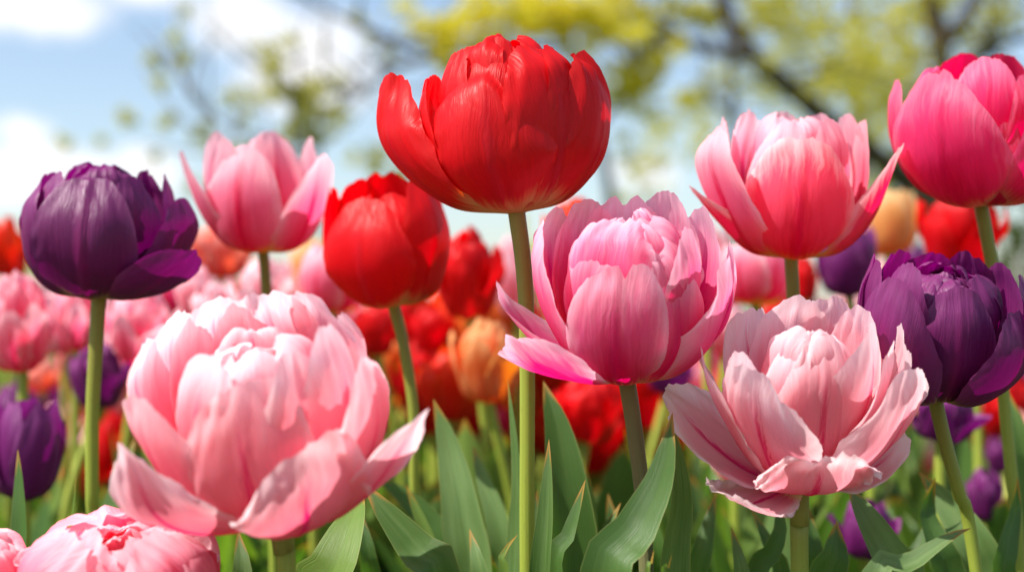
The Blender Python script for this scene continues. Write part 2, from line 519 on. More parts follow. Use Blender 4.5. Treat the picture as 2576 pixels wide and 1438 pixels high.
def leaf_co(pts, W, face=(0, -1, .3), fold=.7, twist=0.0, seed=1, nu=19, nt=46, tipw=1.0, ruf=.05):
    rs = np.random.RandomState(seed + 11)
    S = catmull(pts, nt)
    s = np.linspace(0, 1, nt)
    T = np.gradient(S, axis=0); T /= np.linalg.norm(T, axis=1)[:, None]
    F = np.array(face, float); F /= np.linalg.norm(F)
    B = np.cross(T, F[None, :]); B /= np.linalg.norm(B, axis=1)[:, None] + 1e-9
    Nn = np.cross(B, T)
    ang = twist * s ** 1.4
    B, Nn = B * np.cos(ang)[:, None] + Nn * np.sin(ang)[:, None], Nn * np.cos(ang)[:, None] - B * np.sin(ang)[:, None]
    prof = catmull([(0, .42), (.2, .74), (.42, .98), (.55, 1), (.72, .9), (.86, .62 * tipw), (.95, .30 * tipw), (1, .01)], 120)
    f = np.interp(s, prof[:, 0], prof[:, 1])
    u = np.linspace(-1, 1, nu)
    w = W * f[:, None] * u[None, :] * (1 + .03 * wob(rs, s, 9)[:, None])
    k = fold / W
    lat = np.sin(k * w) / k
    dep = (1 - np.cos(k * w)) / k
    dep = dep + .12 * W * f[:, None] * np.abs(u)[None, :] * (fold > 0)
    ph = rs.rand() * 6
    dep = dep + ruf * W * (np.abs(u) ** 2)[None, :] * np.sin(s * 9 + ph)[:, None] * np.where(u > 0, 1, -.8)[None, :] * np.minimum(1, 4 * (1 - s))[:, None]
    lat = lat + ruf * .5 * W * np.sin(s * 5 + ph)[:, None]
    co = S[:, None, :] + lat[..., None] * B[:, None, :] + dep[..., None] * Nn[:, None, :]
    at_ = {'s': np.broadcast_to(s[:, None], w.shape), 'u': np.broadcast_to(u[None, :], w.shape)}
    return co, at_


SEED = [100]


def nseed():
    SEED[0] += 1
    return SEED[0]


# ------------------------------------------------------------------ tulips in the front of the bed
def hero(label, base, D, petals, mat, stem, sw=20, fwd=0, roll=0, spin=0, stem_mat='stem', leaves=(), foot=None, mats=None, sc=1.0):
    """base: picture point where petals meet the stem; stem: further picture points (x, y, D) down to the picture's lower edge"""
    k = D / FPX
    Bp = at(base[0], base[1], D)
    pts = [Bp] + [at(*q) for q in stem]
    last = pts[-1]
    d = (pts[-1] - pts[-2]).normalized()
    if foot is None:
        fx = last.x + max(-.03, min(.03, d.x / max(-d.z, .3) * last.z * .5))
        foot = Vector((fx, last.y, 0))
    root = empty('tulip', foot)
    tag(root, label, 'tulip', 'tulips in the front of the bed')
    rot = (Matrix.Rotation(R(roll), 3, 'Y') @ Matrix.Rotation(R(fwd), 3, 'X') @ Matrix.Rotation(R(spin), 3, 'Z'))
    rm = np.array(rot)
    off = Bp - foot
    for p in petals:
        q = dict(p)
        mname = q.pop('mat', mat)
        nm = q.pop('name', 'petal')
        q['seed'] = nseed()
        co, at_ = petal_co(**q)
        co = (co * k * sc) @ rm.T
        obj(nm, grid_mesh(nm, co, M[mname], at_), root, off)
    # receptacle joins petals and stem
    up = rot @ Vector((0, 0, 1))
    pts2 = [np.array(Bp + up * 6 * k), np.array(Bp)] + [np.array(q) for q in pts[1:]] + [np.array(foot)]
    rads = [sw * k * 1.10, sw * k * 1.03, sw * k * .98] + [sw * k * q for q in (.95, .98, .94, 1.0, .97, 1.03, 1.0, 1.05, 1.04, 1.08)]
    co, at_ = tube_co(pts2, rads, 60, 18)
    co = co - np.array(foot)
    obj('stem', grid_mesh('stem', co, M[stem_mat], at_, closed=True), root)
    for l in leaves:
        add_leaf(root, foot, l)
    return root


def add_leaf(root, foot, l):
    l = dict(l)
    pp = l.pop('pts'); wpx = l.pop('W'); mname = l.pop('mat', 'leaf')
    P3 = [np.array(at(*q)) for q in pp]
    D = pp[-1][2]
    f = np.array(foot)
    b0 = f + np.array([0, 0, .01])
    if P3[0][2] > .12:
        mid = (P3[0] * .55 + b0 * .45); mid[2] = P3[0][2] * .45
        P3 = [b0, mid] + P3
    else:
        P3 = [b0] + P3
    co, at_ = leaf_co(P3, wpx * 1.2 * D / FPX, seed=nseed(), **l)
    obj('leaf', grid_mesh('leaf', co - f, M[mname], at_), root)


def LF(pts, W, **k):
    return dict(pts=pts, W=W, **k)


# ------------------------------------------------------------------ the ground
def simple_mat(name, a, b_, scale, rough=.9, bump=.4):
    mt, N, L = nodes(name)
    b = NB(N, L)
    tc = N.new('ShaderNodeTexCoord')
    n = b.noise(tc.outputs['Object'], scale, 6, .65)
    col = b.mix(b.ss(n, .35, .65), a, b_)
    pr = N.new('ShaderNodeBsdfPrincipled')
    L.new(col, pr.inputs['Base Color']); pr.inputs['Roughness'].default_value = rough
    pr.inputs['Specular IOR Level'].default_value = .2
    bp = N.new('ShaderNodeBump'); bp.inputs['Strength'].default_value = bump; bp.inputs['Distance'].default_value = .02
    L.new(n, bp.inputs['Height']); L.new(bp.outputs[0], pr.inputs['Normal'])
    out = N.new('ShaderNodeOutputMaterial'); L.new(pr.outputs[0], out.inputs[0])
    return mt


M['soil'] = simple_mat('soil', (.035, .022, .013), (.09, .06, .035), 30)
M['lawn'] = simple_mat('lawn', (.06, .12, .02), (.13, .20, .04), 12)
M['bark'] = simple_mat('bark', (.04, .028, .016), (.10, .075, .045), 9)
M['bark_pale'] = simple_mat('pale_bark', (.12, .10, .085), (.26, .22, .18), 9)


def sheet(name, x0, x1, y0, y1, z, mat, n=40, amp=0.0):
    xs = np.linspace(x0, x1, n); ys = np.linspace(y0, y1, n)
    X, Y = np.meshgrid(xs, ys)
    rs = np.random.RandomState(5)
    co = np.stack([X, Y, z + amp * (rs.rand(n, n) - .5)], axis=-1)
    o = obj(name, grid_mesh(name, co, M[mat]))
    return tag(o, kind='structure')


g = sheet('ground', -400, 400, -60, 900, -.03, 'lawn', 30)
b_ = sheet('soil', -4.5, 4.5, -.6, 5.6, -.004, 'soil', 110, .012)

# ------------------------------------------------------------------ the sharp tulips
def wide(petals, f):
    return [dict(p, spine=[(r * f, z) for r, z in p['spine']], W=p['W'] * f) for p in petals]


FOOT = .0
red_root = hero('highest and largest red double tulip on a tall straight pale stem', (1300, 537), .62, [
    P(-15, [(14, 0), (115, 14), (188, 95), (206, 200), (188, 290), (146, 352)], 176, s0=.55, skew=-2.5, curl=.10, wav=.045, crease=.03, rip=.02),
    P(41, [(14, 0), (112, 22), (178, 110), (196, 230), (176, 335), (110, 404)], 150, s0=.6, crease=.05, pw=2.3),
    P(66, [(14, 0), (112, 40), (178, 150), (194, 270), (182, 345), (130, 400)], 118, s0=.58, pw=2.4),
    P(18, [(14, 0), (105, 20), (165, 110), (180, 210), (165, 292)], 80, s0=.5),
    P(76, [(14, 0), (130, 20), (222, 115), (250, 235), (232, 325), (192, 384)], 122, s0=.5, roll=.4, ruf=.07, pw=2.3, tw=-.35),
    P(104, [(14, 0), (120, 25), (200, 85), (236, 148)], 66, s0=.4),
    P(-90, [(14, 0), (150, 30), (246, 112), (300, 210), (300, 290), (276, 388)], 128, s0=.5, ruf=.06, cup=.6, tw=.75, b=.5, curl=.1, pw=2.2),
    P(-112, [(14, 0), (140, 60), (200, 180), (208, 300), (186, 384)], 100),
    P(180, [(14, 0), (140, 40), (180, 150), (176, 300), (128, 405), (80, 432)], 160, pw=2.6),
    P(-92, [(14, 0), (140, 40), (205, 150), (220, 260), (190, 362)], 128, pw=2.4),
    P(142, [(14, 0), (140, 40), (180, 150), (180, 300), (130, 425)], 120, ruf=.06),
    P(-142, [(14, 0), (140, 40), (180, 150), (175, 300), (128, 440)], 125, ruf=.06, notch=.05),
    P(-60, [(14, 0), (110, 60), (160, 180), (165, 310), (120, 415)], 100),
    P(-25, [(14, 0), (90, 60), (130, 180), (140, 320), (70, 425)], 105, skew=1),
    P(85, [(14, 0), (110, 60), (160, 180), (170, 300), (130, 405)], 100),
] + ring(6, 12, 122, 60, 428, 66, 3) + ring(5, 40, 80, 60, 432, 52, 4) + ring(3, 0, 40, 60, 420, 36, 44), 'red',
    [(1318, 680, .622), (1326, 880, .624), (1326, 1438, .626)], sw=20, roll=-6,
    leaves=[LF([(1345, 1520, .70), (1340, 1380, .70), (1352, 1230, .71)], 40, face=(.4, -1, .1), fold=.6),
            LF([(1215, 1540, .64), (1205, 1430, .64), (1180, 1330, .65)], 42, face=(-.4, -1, .2), fold=.6),
            LF([(1365, 1500, .60), (1376, 1300, .60), (1381, 1104, .605)], 40, face=(-.6, -1, .1), fold=1.2),
            LF([(1430, 1500, .655), (1418, 1230, .66), (1400, 1080, .67), (1366, 958, .68)], 72, face=(.35, -1, -.1), fold=.5, mat='leaf'),
            LF([(1300, 1450, .66), (1305, 1200, .66), (1277, 952, .665)], 30, face=(-.8, -.5, .1), fold=.7),
            LF([(1272, 1480, .60), (1262, 1400, .60), (1302, 1345, .60)], 26, face=(-.3, -1, .3), fold=.8, mat='leaf_fresh')])

hero('deep pink double tulip opened wide beside the tall pale stem of the highest red tulip', (1575, 945), .605, [
    P(-14, [(14, 0), (110, 16), (184, 105), (198, 225), (172, 335)], 132, s0=.6, notch=.08, pw=3, skew=.5),
    P(36, [(14, 0), (110, 20), (178, 120), (186, 240), (142, 345)], 132, s0=.52, skew=-1),
    P(68, [(14, 0), (130, 20), (218, 115), (252, 235), (240, 335)], 96, s0=.45, roll=.55, ruf=.06),
    P(92, [(14, 0), (150, 40), (238, 140), (264, 250), (248, 345)], 105, s0=.45),
    P(-88, [(14, 0), (130, 40), (205, 160), (236, 300), (214, 405)], 135, ruf=.05),
    P(-97, [(14, 0), (120, 20), (220, 78), (300, 165), (330, 232)], 76, s0=.45, roll=.35),
    P(-57, [(14, 0), (130, 6), (240, 58), (352, 160)], 100, s0=.5, ruf=.08, tip=.03, tw=.85, cup=.6),
    P(180, [(14, 0), (130, 60), (188, 200), (194, 330), (170, 425)], 150, notch=.05),
    P(146, [(14, 0), (130, 60), (190, 200), (200, 330), (186, 438)], 125, ruf=.05),
    P(-146, [(14, 0), (130, 60), (188, 200), (196, 330), (176, 420)], 130, ruf=.05),
    P(116, [(14, 0), (140, 60), (210, 200), (225, 320), (205, 410)], 115),
    P(-118, [(14, 0), (140, 60), (205, 200), (220, 320), (200, 415)], 115),
    P(50, [(14, 0), (110, 60), (165, 180), (175, 300), (150, 392)], 105, skew=1),
    P(-42, [(14, 0), (110, 60), (160, 180), (165, 290), (120, 385)], 95),
] + ring(5, -20, 166, 60, 408, 92, 55) + ring(5, 14, 128, 60, 404, 78, 5) + ring(4, 40, 84, 60, 408, 64, 6) + ring(3, 0, 40, 60, 395, 40, 7), 'hotpink',
    [(1596, 1080, .607), (1616, 1250, .609), (1626, 1438, .611)], sw=20, fwd=18, stem_mat='stem_dark',
    leaves=[LF([(1560, 1520, .72), (1550, 1380, .72), (1530, 1240, .73)], 46, face=(.3, -1, .2), fold=.5),
            LF([(1660, 1520, .74), (1650, 1380, .74), (1610, 1220, .75)], 46, face=(-.4, -1, .2), fold=.5),
            LF([(1530, 1500, .565), (1600, 1340, .57), (1664, 1200, .575), (1692, 1038, .58)], 72, face=(-.55, -1, .15), fold=.7, ruf=.02),
            LF([(1690, 1480, .60), (1712, 1260, .60), (1695, 1060, .60)], 46, face=(.3, -1, 0), fold=.5),
            LF([(1400, 1480, .61), (1430, 1350, .61), (1472, 1206, .615)], 40, face=(-.6, -.8, .2), fold=.9),
            LF([(1455, 1480, .70), (1480, 1320, .70), (1474, 1165, .70)], 40, face=(.5, -1, .1), fold=.8),
            LF([(1492, 1480, .66), (1515, 1360, .66), (1562, 1264, .67)], 34, face=(-.5, -.8, .3), fold=.9),
            LF([(1630, 1480, .545), (1636, 1430, .545), (1645, 1382, .55)], 14, face=(-.4, -1, .2), fold=.9, mat='leaf_fresh'),
            LF([(1668, 1480, .545), (1678, 1440, .545), (1690, 1392, .55)], 13, face=(.4, -1, .2), fold=.9, mat='leaf_fresh')])

hero('fully open pale pink double tulip with drooping outer petals beside the dark purple bloom', (2010, 1212), .60, [
    P(-42, [(20, 5), (80, 25), (165, 130), (238, 280), (258, 410)], 150, s0=.5, ruf=.07, skew=-.6, crease=.05, fr=.02),
    P(8, [(20, 5), (72, 30), (125, 160), (134, 320), (86, 452)], 124, s0=.55, curl=.15, crease=.05),
    P(58, [(20, 5), (80, 40), (140, 180), (168, 340), (150, 485)], 98, s0=.5, roll=.9, ruf=.06),
    P(96, [(20, 5), (110, 60), (198, 200), (240, 330), (240, 420)], 128, ruf=.04, fr=.03),
    P(56, [(20, 5), (120, 40), (222, 155), (268, 290), (262, 395)], 118, s0=.48, roll=.3, ruf=.07, tw=-.5),
    P(96, [(20, 0), (130, 0), (220, 48), (276, 130)], 104, s0=.5, ruf=.05, cup=.5, tw=.2),
    P(3, [(20, 0), (90, 12), (156, 66), (188, 150), (196, 190)], 165, s0=.62, curl=-.12, ruf=.07, fr=.03, cup=.6, tip=.03, pw=2.6, roll=-.1),
    P(-104, [(20, 5), (120, 10), (240, 90), (360, 225)], 145, s0=.55, ruf=.06, fr=.02, cup=.5, tw=-.25),
    P(-52, [(20, 0), (120, -6), (215, 12), (300, 80)], 118, s0=.55, ruf=.08, fr=.05, cup=.35),
    P(180, [(20, 5), (130, 90), (190, 230), (204, 360), (184, 448)], 140, fr=.02),
    P(212, [(20, 5), (140, 90), (210, 230), (240, 340), (248, 408)], 130, ruf=.05, fr=.025),
    P(152, [(20, 5), (130, 90), (190, 230), (200, 370), (180, 458)], 120, fr=.02),
    P(-88, [(20, 5), (130, 60), (215, 200), (262, 310), (280, 390)], 110, ruf=.05, fr=.025),
    P(-66, [(20, 5), (90, 60), (160, 200), (210, 320), (225, 415)], 115, skew=1),
    P(70, [(20, 5), (90, 60), (160, 190), (200, 320), (200, 430)], 115),
    P(-28, [(20, 5), (70, 50), (110, 180), (125, 320), (70, 435)], 105),
    P(125, [(20, 5), (110, 60), (170, 200), (190, 330), (180, 450)], 110, ruf=.05),
] + ring(5, 20, 118, 60, 425, 84, 8) + ring(4, 50, 58, 60, 430, 56, 9), 'palepink',
    [(2012, 1330, .602), (2012, 1438, .604)], sw=23, fwd=22, sc=.96,
    leaves=[LF([(1760, 1520, .68), (1770, 1380, .68), (1800, 1240, .69)], 44, face=(-.4, -1, .2), fold=.6),
            LF([(1870, 1520, .64), (1860, 1420, .64), (1838, 1322, .65)], 40, face=(.3, -1, .2), fold=.6),
            LF([(2040, 1520, .70), (2050, 1400, .70), (2030, 1270, .71)], 44, face=(.3, -1, .1), fold=.5),
            LF([(1905, 1500, .66), (1940, 1400, .66), (1965, 1330, .66), (1952, 1236, .67)], 40, face=(-.5, -1, .1), fold=.8),
            LF([(2075, 1500, .64), (2098, 1400, .64), (2105, 1310, .65)], 56, face=(.2, -1, -.1), fold=.4, tipw=1.6),
            LF([(2275, 1500, .63), (2240, 1400, .63), (2190, 1310, .64), (2134, 1220, .66)], 56, face=(-.3, -1, .5), fold=.5),
            LF([(1965, 1500, .68), (1935, 1380, .68), (1890, 1280, .69)], 40, face=(.4, -1, .2), fold=.8)])

hero('dark purple tulip with tight domed heart beside the thin stem of the magenta tulip', (2350, 990), .63, [
    P(0, [(14, 0), (90, 14), (150, 105), (156, 215), (112, 318)], 108, s0=.52, crease=.04),
    P(40, [(14, 0), (120, 4), (196, 75), (224, 175), (188, 266)], 100, s0=.5, roll=.3),
    P(-48, [(14, 0), (130, 8), (220, 105), (246, 225), (212, 346)], 108, s0=.5, roll=.45),
    P(70, [(14, 0), (130, 8), (205, 95), (226, 215), (170, 326)], 116, s0=.5),
    P(96, [(14, 0), (130, 15), (200, 80), (222, 170), (215, 240)], 90),
    P(42, [(14, 0), (90, 60), (130, 170), (138, 250), (84, 328)], 86),
    P(-55, [(14, 0), (100, 60), (150, 180), (165, 280), (135, 365)], 80, roll=.3),
    P(-84, [(14, 0), (120, 40), (180, 140), (190, 260), (170, 352)], 86),
    P(180, [(14, 0), (120, 50), (165, 150), (165, 250), (130, 335)], 120, ruf=.05),
    P(142, [(14, 0), (120, 50), (175, 150), (178, 250), (150, 335)], 100, ruf=.05),
    P(-142, [(14, 0), (120, 50), (170, 150), (172, 250), (140, 345)], 105, ruf=.06),
    P(115, [(14, 0), (130, 40), (190, 140), (200, 230), (180, 320)], 95),
    P(-115, [(14, 0), (130, 40), (190, 140), (200, 250), (170, 345)], 90),
] + ring(6, 12, 134, 60, 322, 66, 57) + ring(7, 0, 104, 60, 326, 54, 10) + ring(6, 30, 68, 60, 330, 44, 11) + ring(4, 0, 36, 60, 326, 36, 12), 'purple',
    [(2372, 1090, .632), (2412, 1240, .635), (2456, 1438, .64)], sw=17, fwd=18, stem_mat='stem',
    leaves=[LF([(2210, 1500, .565), (2290, 1420, .565), (2390, 1350, .57), (2443, 1328, .575)], 46, face=(-.3, -.75, .7), fold=.7),
            LF([(2480, 1520, .68), (2450, 1380, .68), (2380, 1270, .69), (2310, 1188, .70)], 66, face=(-.3, -1, .35), fold=.45),
            LF([(2390, 1500, .67), (2360, 1380, .67), (2330, 1290, .68), (2352, 1200, .68)], 60, face=(.4, -1, 0), fold=.5),
            LF([(2250, 1500, .68), (2310, 1380, .68), (2345, 1285, .69)], 34, face=(-.5, -1, .3), fold=.7)])

hero('coral and pink double tulip with round red front petal under the bare diagonal branch', (1990, 650), .69, [
    P(-5, [(12, 0), (110, 12), (164, 85), (172, 185), (128, 304)], 152, s0=.55, pw=2.4, mat='rosered', crease=.05, notch=.02),
    P(-76, [(12, 0), (110, 18), (190, 88), (274, 184)], 58, s0=.45, roll=.5),
    P(-62, [(12, 0), (120, 28), (200, 125), (252, 245), (226, 326)], 98, mat='pink', ruf=.05),
    P(68, [(12, 0), (120, 18), (198, 105), (262, 284)], 80, s0=.45, roll=.5, ruf=.05),
    P(95, [(12, 0), (120, 50), (178, 170), (178, 348)], 80, mat='pink'),
    P(40, [(12, 0), (90, 40), (135, 170), (140, 270), (104, 348)], 98, mat='pink'),
    P(180, [(12, 0), (110, 50), (155, 170), (155, 270), (130, 366)], 110, mat='pink', ruf=.06),
    P(142, [(12, 0), (110, 50), (160, 170), (165, 270), (140, 362)], 100, mat='pink', ruf=.06),
    P(-142, [(12, 0), (110, 50), (160, 170), (165, 270), (150, 362)], 105, mat='pink', ruf=.06, fr=.03),
    P(-112, [(12, 0), (120, 50), (175, 170), (190, 270), (175, 350)], 95, mat='pink'),
    P(-30, [(12, 0), (90, 50), (130, 150), (135, 250), (95, 335)], 90, mat='pink', skew=1),
    P(115, [(12, 0), (120, 50), (180, 170), (185, 270), (165, 360)], 90, mat='pink'),
] + ring(5, -20, 96, 50, 345, 68, 13, mat='pink') + ring(3, 0, 50, 50, 345, 50, 14, mat='pink'), 'rosered',
    [(1996, 760, .692), (2005, 1000, .70), (2010, 1438, .71)], sw=16, fwd=7)

hero('magenta tulip cut by the right edge, high above the dark purple bloom', (2468, 520), .69, [
    P(-40, [(12, 0), (135, 12), (228, 105), (252, 215), (216, 325)], 158, s0=.5, tip=.03, skew=-.7, roll=.1),
    P(40, [(12, 0), (125, 12), (205, 100), (215, 220), (180, 335)], 150, s0=.5, skew=1),
    P(4, [(12, 0), (110, 15), (160, 95), (155, 205)], 62, s0=.5, ruf=.06),
    P(-12, [(12, 0), (90, 50), (135, 170), (145, 280), (108, 368)], 98),
    P(30, [(12, 0), (100, 50), (150, 150), (160, 250), (130, 320)], 76),
    P(-92, [(12, 0), (140, 40), (212, 150), (226, 250), (205, 326)], 105, pw=2.4),
    P(92, [(12, 0), (140, 40), (218, 150), (230, 265), (210, 340)], 100),
    P(180, [(12, 0), (130, 50), (175, 170), (170, 290), (120, 392)], 135, mat='crimson'),
    P(140, [(12, 0), (130, 50), (180, 170), (180, 290), (140, 385)], 115, mat='crimson', ruf=.06),
    P(-140, [(12, 0), (130, 50), (180, 170), (182, 280), (150, 366)], 115, mat='magenta', ruf=.08, curl=.2),
    P(-65, [(12, 0), (120, 50), (170, 170), (180, 260), (140, 340)], 90, mat='crimson'),
] + ring(4, 20, 84, 50, 350, 66, 15), 'magenta',
    [(2500, 690, .695), (2512, 800, .698), (2525, 1000, .70), (2545, 1200, .70), (2565, 1438, .70)], sw=16, fwd=6, roll=-2,
    leaves=[LF([(2600, 1438, .75), (2590, 1250, .75), (2560, 1090, .75), (2535, 985, .755)], 52, face=(-.2, -1, .1), fold=.5),
            LF([(2520, 1500, .66), (2530, 1380, .66), (2552, 1290, .67), (2560, 1200, .67)], 44, face=(.3, -1, .2), fold=.6)])

hero('dark purple double tulip with one petal sticking out sideways, in front of the white cloud', (248, 750), .71, [
    P(3, [(12, 0), (110, 8), (180, 85), (190, 190), (134, 302)], 138, s0=.52, crease=.06, notch=.03, roll=-.12, wav=.06, pw=2.3),
    P(-76, [(12, 0), (110, 12), (172, 85), (194, 180), (190, 215)], 72, s0=.45, roll=.3),
    P(-58, [(12, 0), (110, 26), (176, 120), (188, 215), (150, 282)], 88, roll=.2),
    P(-34, [(12, 0), (100, 30), (160, 130), (172, 220), (132, 310)], 84, wav=.06, roll=.2),
    P(56, [(12, 0), (110, 2), (205, 42), (332, 128)], 88, s0=.42, tip=.03, ruf=.03, tw=-.55, cup=.7),
    P(82, [(12, 0), (110, 22), (192, 105), (222, 190), (206, 256)], 98, pw=2.4, tw=-.3),
    P(44, [(12, 0), (100, 30), (160, 130), (172, 220), (136, 304)], 84, wav=.06, roll=-.15),
    P(104, [(12, 0), (110, 30), (170, 140), (182, 230), (152, 318)], 112, pw=2.4),
    P(180, [(12, 0), (120, 40), (160, 150), (155, 240), (100, 330)], 120, ruf=.06),
    P(142, [(12, 0), (120, 40), (165, 150), (165, 240), (130, 326)], 100, ruf=.07),
    P(-142, [(12, 0), (120, 40), (165, 150), (165, 240), (125, 332)], 100, ruf=.07),
    P(-110, [(12, 0), (120, 40), (170, 150), (172, 230), (145, 318)], 90, ruf=.05),
] + ring(7, 0, 118, 50, 326, 62, 16) + ring(6, 25, 76, 50, 330, 52, 17) + ring(3, 0, 36, 50, 322, 36, 18), 'purple',
    [(242, 860, .712), (232, 1050, .714), (232, 1250, .716), (236, 1438, .72)], sw=17.5, fwd=3, roll=2,
    leaves=[LF([(205, 1500, .68), (186, 1350, .68), (192, 1186, .685)], 22, face=(-.9, -.5, .1), fold=.8, mat='leaf_fresh'),
            LF([(255, 1450, .78), (285, 1290, .78), (340, 1100, .79)], 44, face=(-.5, -1, .3), fold=.6),
            LF([(60, 1500, .66), (55, 1330, .66), (50, 1220, .665), (44, 1130, .67)], 46, face=(-.55, -.8, .2), fold=.9)])

hero('pale pink cup shaped tulip with pointed petals against the sky, between purple and red blooms', (662, 635), .80, [
    P(-14, [(10, 0), (95, 10), (140, 85), (146, 170), (104, 264)], 112, s0=.5, tip=.0, crease=.03),
    P(56, [(10, 0), (90, 8), (150, 75), (212, 244)], 82, s0=.42, pw=1.6),
    P(-66, [(10, 0), (92, 18), (160, 115), (204, 254)], 80, s0=.45, pw=1.7),
    P(-128, [(10, 0), (95, 40), (145, 140), (176, 304)], 80, pw=1.6),
    P(180, [(10, 0), (100, 40), (135, 140), (115, 306)], 105, ruf=.05),
    P(122, [(10, 0), (95, 40), (140, 140), (128, 292)], 80, pw=1.6),
    P(-45, [(10, 0), (80, 40), (118, 140), (112, 285)], 74, pw=1.8),
    P(30, [(10, 0), (80, 40), (112, 140), (70, 296)], 84, pw=1.8),
] + ring(3, 30, 62, 40, 292, 58, 19), 'pink',
    [(670, 740, .802), (675, 1000, .806), (690, 1438, .81)], sw=13, fwd=5)

hero('bright red cup shaped tulip left of the tall stem, lower than the highest red bloom', (990, 770), .75, [
    P(-22, [(10, 0), (100, 10), (160, 92), (162, 185), (112, 276)], 138, s0=.52),
    P(58, [(10, 0), (95, 18), (140, 115), (148, 220), (98, 322)], 98, roll=.25),
    P(86, [(10, 0), (100, 20), (138, 90), (154, 180), (118, 305)], 92),
    P(185, [(10, 0), (100, 30), (135, 130), (138, 240), (108, 340)], 145, ruf=.07, notch=.04),
    P(-100, [(10, 0), (110, 30), (155, 130), (158, 220), (136, 312)], 95, notch=.06),
    P(-140, [(10, 0), (100, 40), (135, 150), (135, 240), (110, 325)], 100),
    P(130, [(10, 0), (100, 40), (135, 150), (140, 240), (115, 325)], 100),
    P(20, [(10, 0), (80, 40), (110, 130), (112, 210), (60, 285)], 84),
] + ring(4, 20, 78, 40, 282, 62, 20), 'red',
    [(1012, 850, .752), (1038, 1010, .754), (1042, 1150, .756), (1044, 1438, .76)], sw=14, fwd=5, roll=-4,
    leaves=[LF([(1185, 1500, .70), (1165, 1300, .70), (1130, 1130, .71), (1089, 1004, .715)], 60, face=(-.35, -1, .2), fold=.55),
            LF([(1090, 1500, .70), (1075, 1360, .70), (1022, 1218, .705)], 32, face=(.3, -1, 0), fold=.6, mat='leaf_fresh'),
            LF([(1110, 1500, .585), (1045, 1380, .585), (965, 1280, .59), (911, 1208, .595)], 76, face=(-.1, -.9, .55), fold=.7),
            LF([(1130, 1450, .74), (1080, 1320, .745), (990, 1230, .75), (930, 1200, .75)], 46, face=(.4, -1, .3), fold=.5),
            LF([(1270, 1480, .75), (1260, 1330, .75), (1215, 1200, .76), (1190, 1120, .77)], 40, face=(-.4, -1, .3), fold=.7)])

hero('huge pale pink peony shaped tulip in the lower left, one long petal reaching right', (700, 1296), .535, [
    P(-4, [(20, 0), (150, 26), (240, 145), (252, 280), (216, 440)], 188, s0=.55, ruf=.05, skew=.6, pw=2.4, fr=.012, rip=.02),
    P(24, [(20, 0), (165, 0), (270, 75), (316, 180), (316, 286)], 190, s0=.55, ruf=.06, skew=1.2, rip=.02, pw=2.4, roll=-.1),
    P(-50, [(20, 0), (180, 10), (335, 105), (395, 300)], 138, s0=.42, pw=1.35, ruf=.06, tip=.06, cup=.8, rip=.02, tw=.9),
    P(60, [(20, 0), (170, 6), (330, 130), (488, 322)], 92, s0=.40, pw=1.3, tip=.06, cup=.6, fr=.015, tw=-.6),
    P(-60, [(20, 0), (165, 24), (265, 140), (318, 290), (322, 418)], 150, s0=.5, rip=.02, tw=.32, cup=.9),
] + wide([
    P(70, [(20, 0), (150, 40), (252, 160), (294, 300), (276, 440)], 150, fr=.011),
    P(100, [(20, 0), (160, 60), (244, 240), (256, 420), (205, 520)], 155, fr=.011, ruf=.05),
    P(-94, [(20, 0), (170, 60), (270, 240), (296, 400), (250, 505)], 155, fr=.011, ruf=.05),
    P(180, [(20, 0), (160, 60), (232, 240), (240, 430), (170, 572)], 190, fr=.011, ruf=.05),
    P(148, [(20, 0), (160, 60), (238, 240), (248, 420), (190, 560)], 165, fr=.011, ruf=.05, notch=.015),
    P(-148, [(20, 0), (160, 60), (240, 240), (252, 420), (196, 562)], 165, fr=.011, ruf=.05),
    P(-122, [(20, 0), (160, 60), (255, 240), (276, 410), (232, 540)], 150, fr=.011, ruf=.05),
    P(-36, [(20, 0), (130, 60), (195, 220), (205, 370), (150, 500)], 132, ruf=.06),
    P(42, [(20, 0), (130, 60), (205, 220), (222, 370), (190, 490)], 135, ruf=.06, skew=-.6),
    P(62, [(20, 0), (140, 60), (220, 220), (240, 380), (200, 540)], 120, roll=.5),
] + ring(6, 15, 160, 80, 478, 104, 21) + ring(5, 40, 108, 80, 462, 80, 22) + ring(3, 0, 50, 80, 445, 52, 23), 1.10), 'bigpink',
    [(716, 1400, .536), (722, 1438, .537)], sw=24, fwd=15, roll=-5, sc=.95,
    leaves=[LF([(790, 1560, .60), (840, 1430, .60), (880, 1320, .61), (912, 1230, .63)], 80, face=(-.3, -1, .3), fold=.4, mat='leaf_fresh'),
            LF([(580, 1560, .62), (610, 1450, .62), (600, 1330, .63)], 56, face=(.4, -1, .1), fold=.5),
            LF([(930, 1560, .66), (925, 1400, .66), (900, 1270, .67)], 40, face=(.3, -1, .3), fold=.7)])


def peony(Rr, H, seed, n=(7, 7, 6, 4), **k):
    out = []
    for i, q in enumerate(n):
        f = 1 - .22 * i
        out += ring(q, 17 * i, Rr * f, 10 + 25 * i, H * (1 - .02 * i), Rr * (.62 - .07 * i), seed + i, ruf=.07, fr=.03, **k)
    return out


hero('pink frilled double tulip cut off by the lower edge, below the huge pale pink one', (332, 1638), .565, peony(236, 362, 31), 'pink',
     [(335, 1760, .57), (335, 1900, .57)], sw=22, fwd=22,
     leaves=[LF([(120, 1600, .60), (60, 1480, .60), (20, 1400, .62)], 44, face=(-.3, -1, .2), fold=.6)])
hero('pale pink tulip just showing in the lower left corner', (-58, 1590), .56, peony(118, 250, 37, n=(5, 4, 3)), 'palepink',
     [(-58, 1690, .56), (-58, 1900, .56)], sw=20, fwd=5)

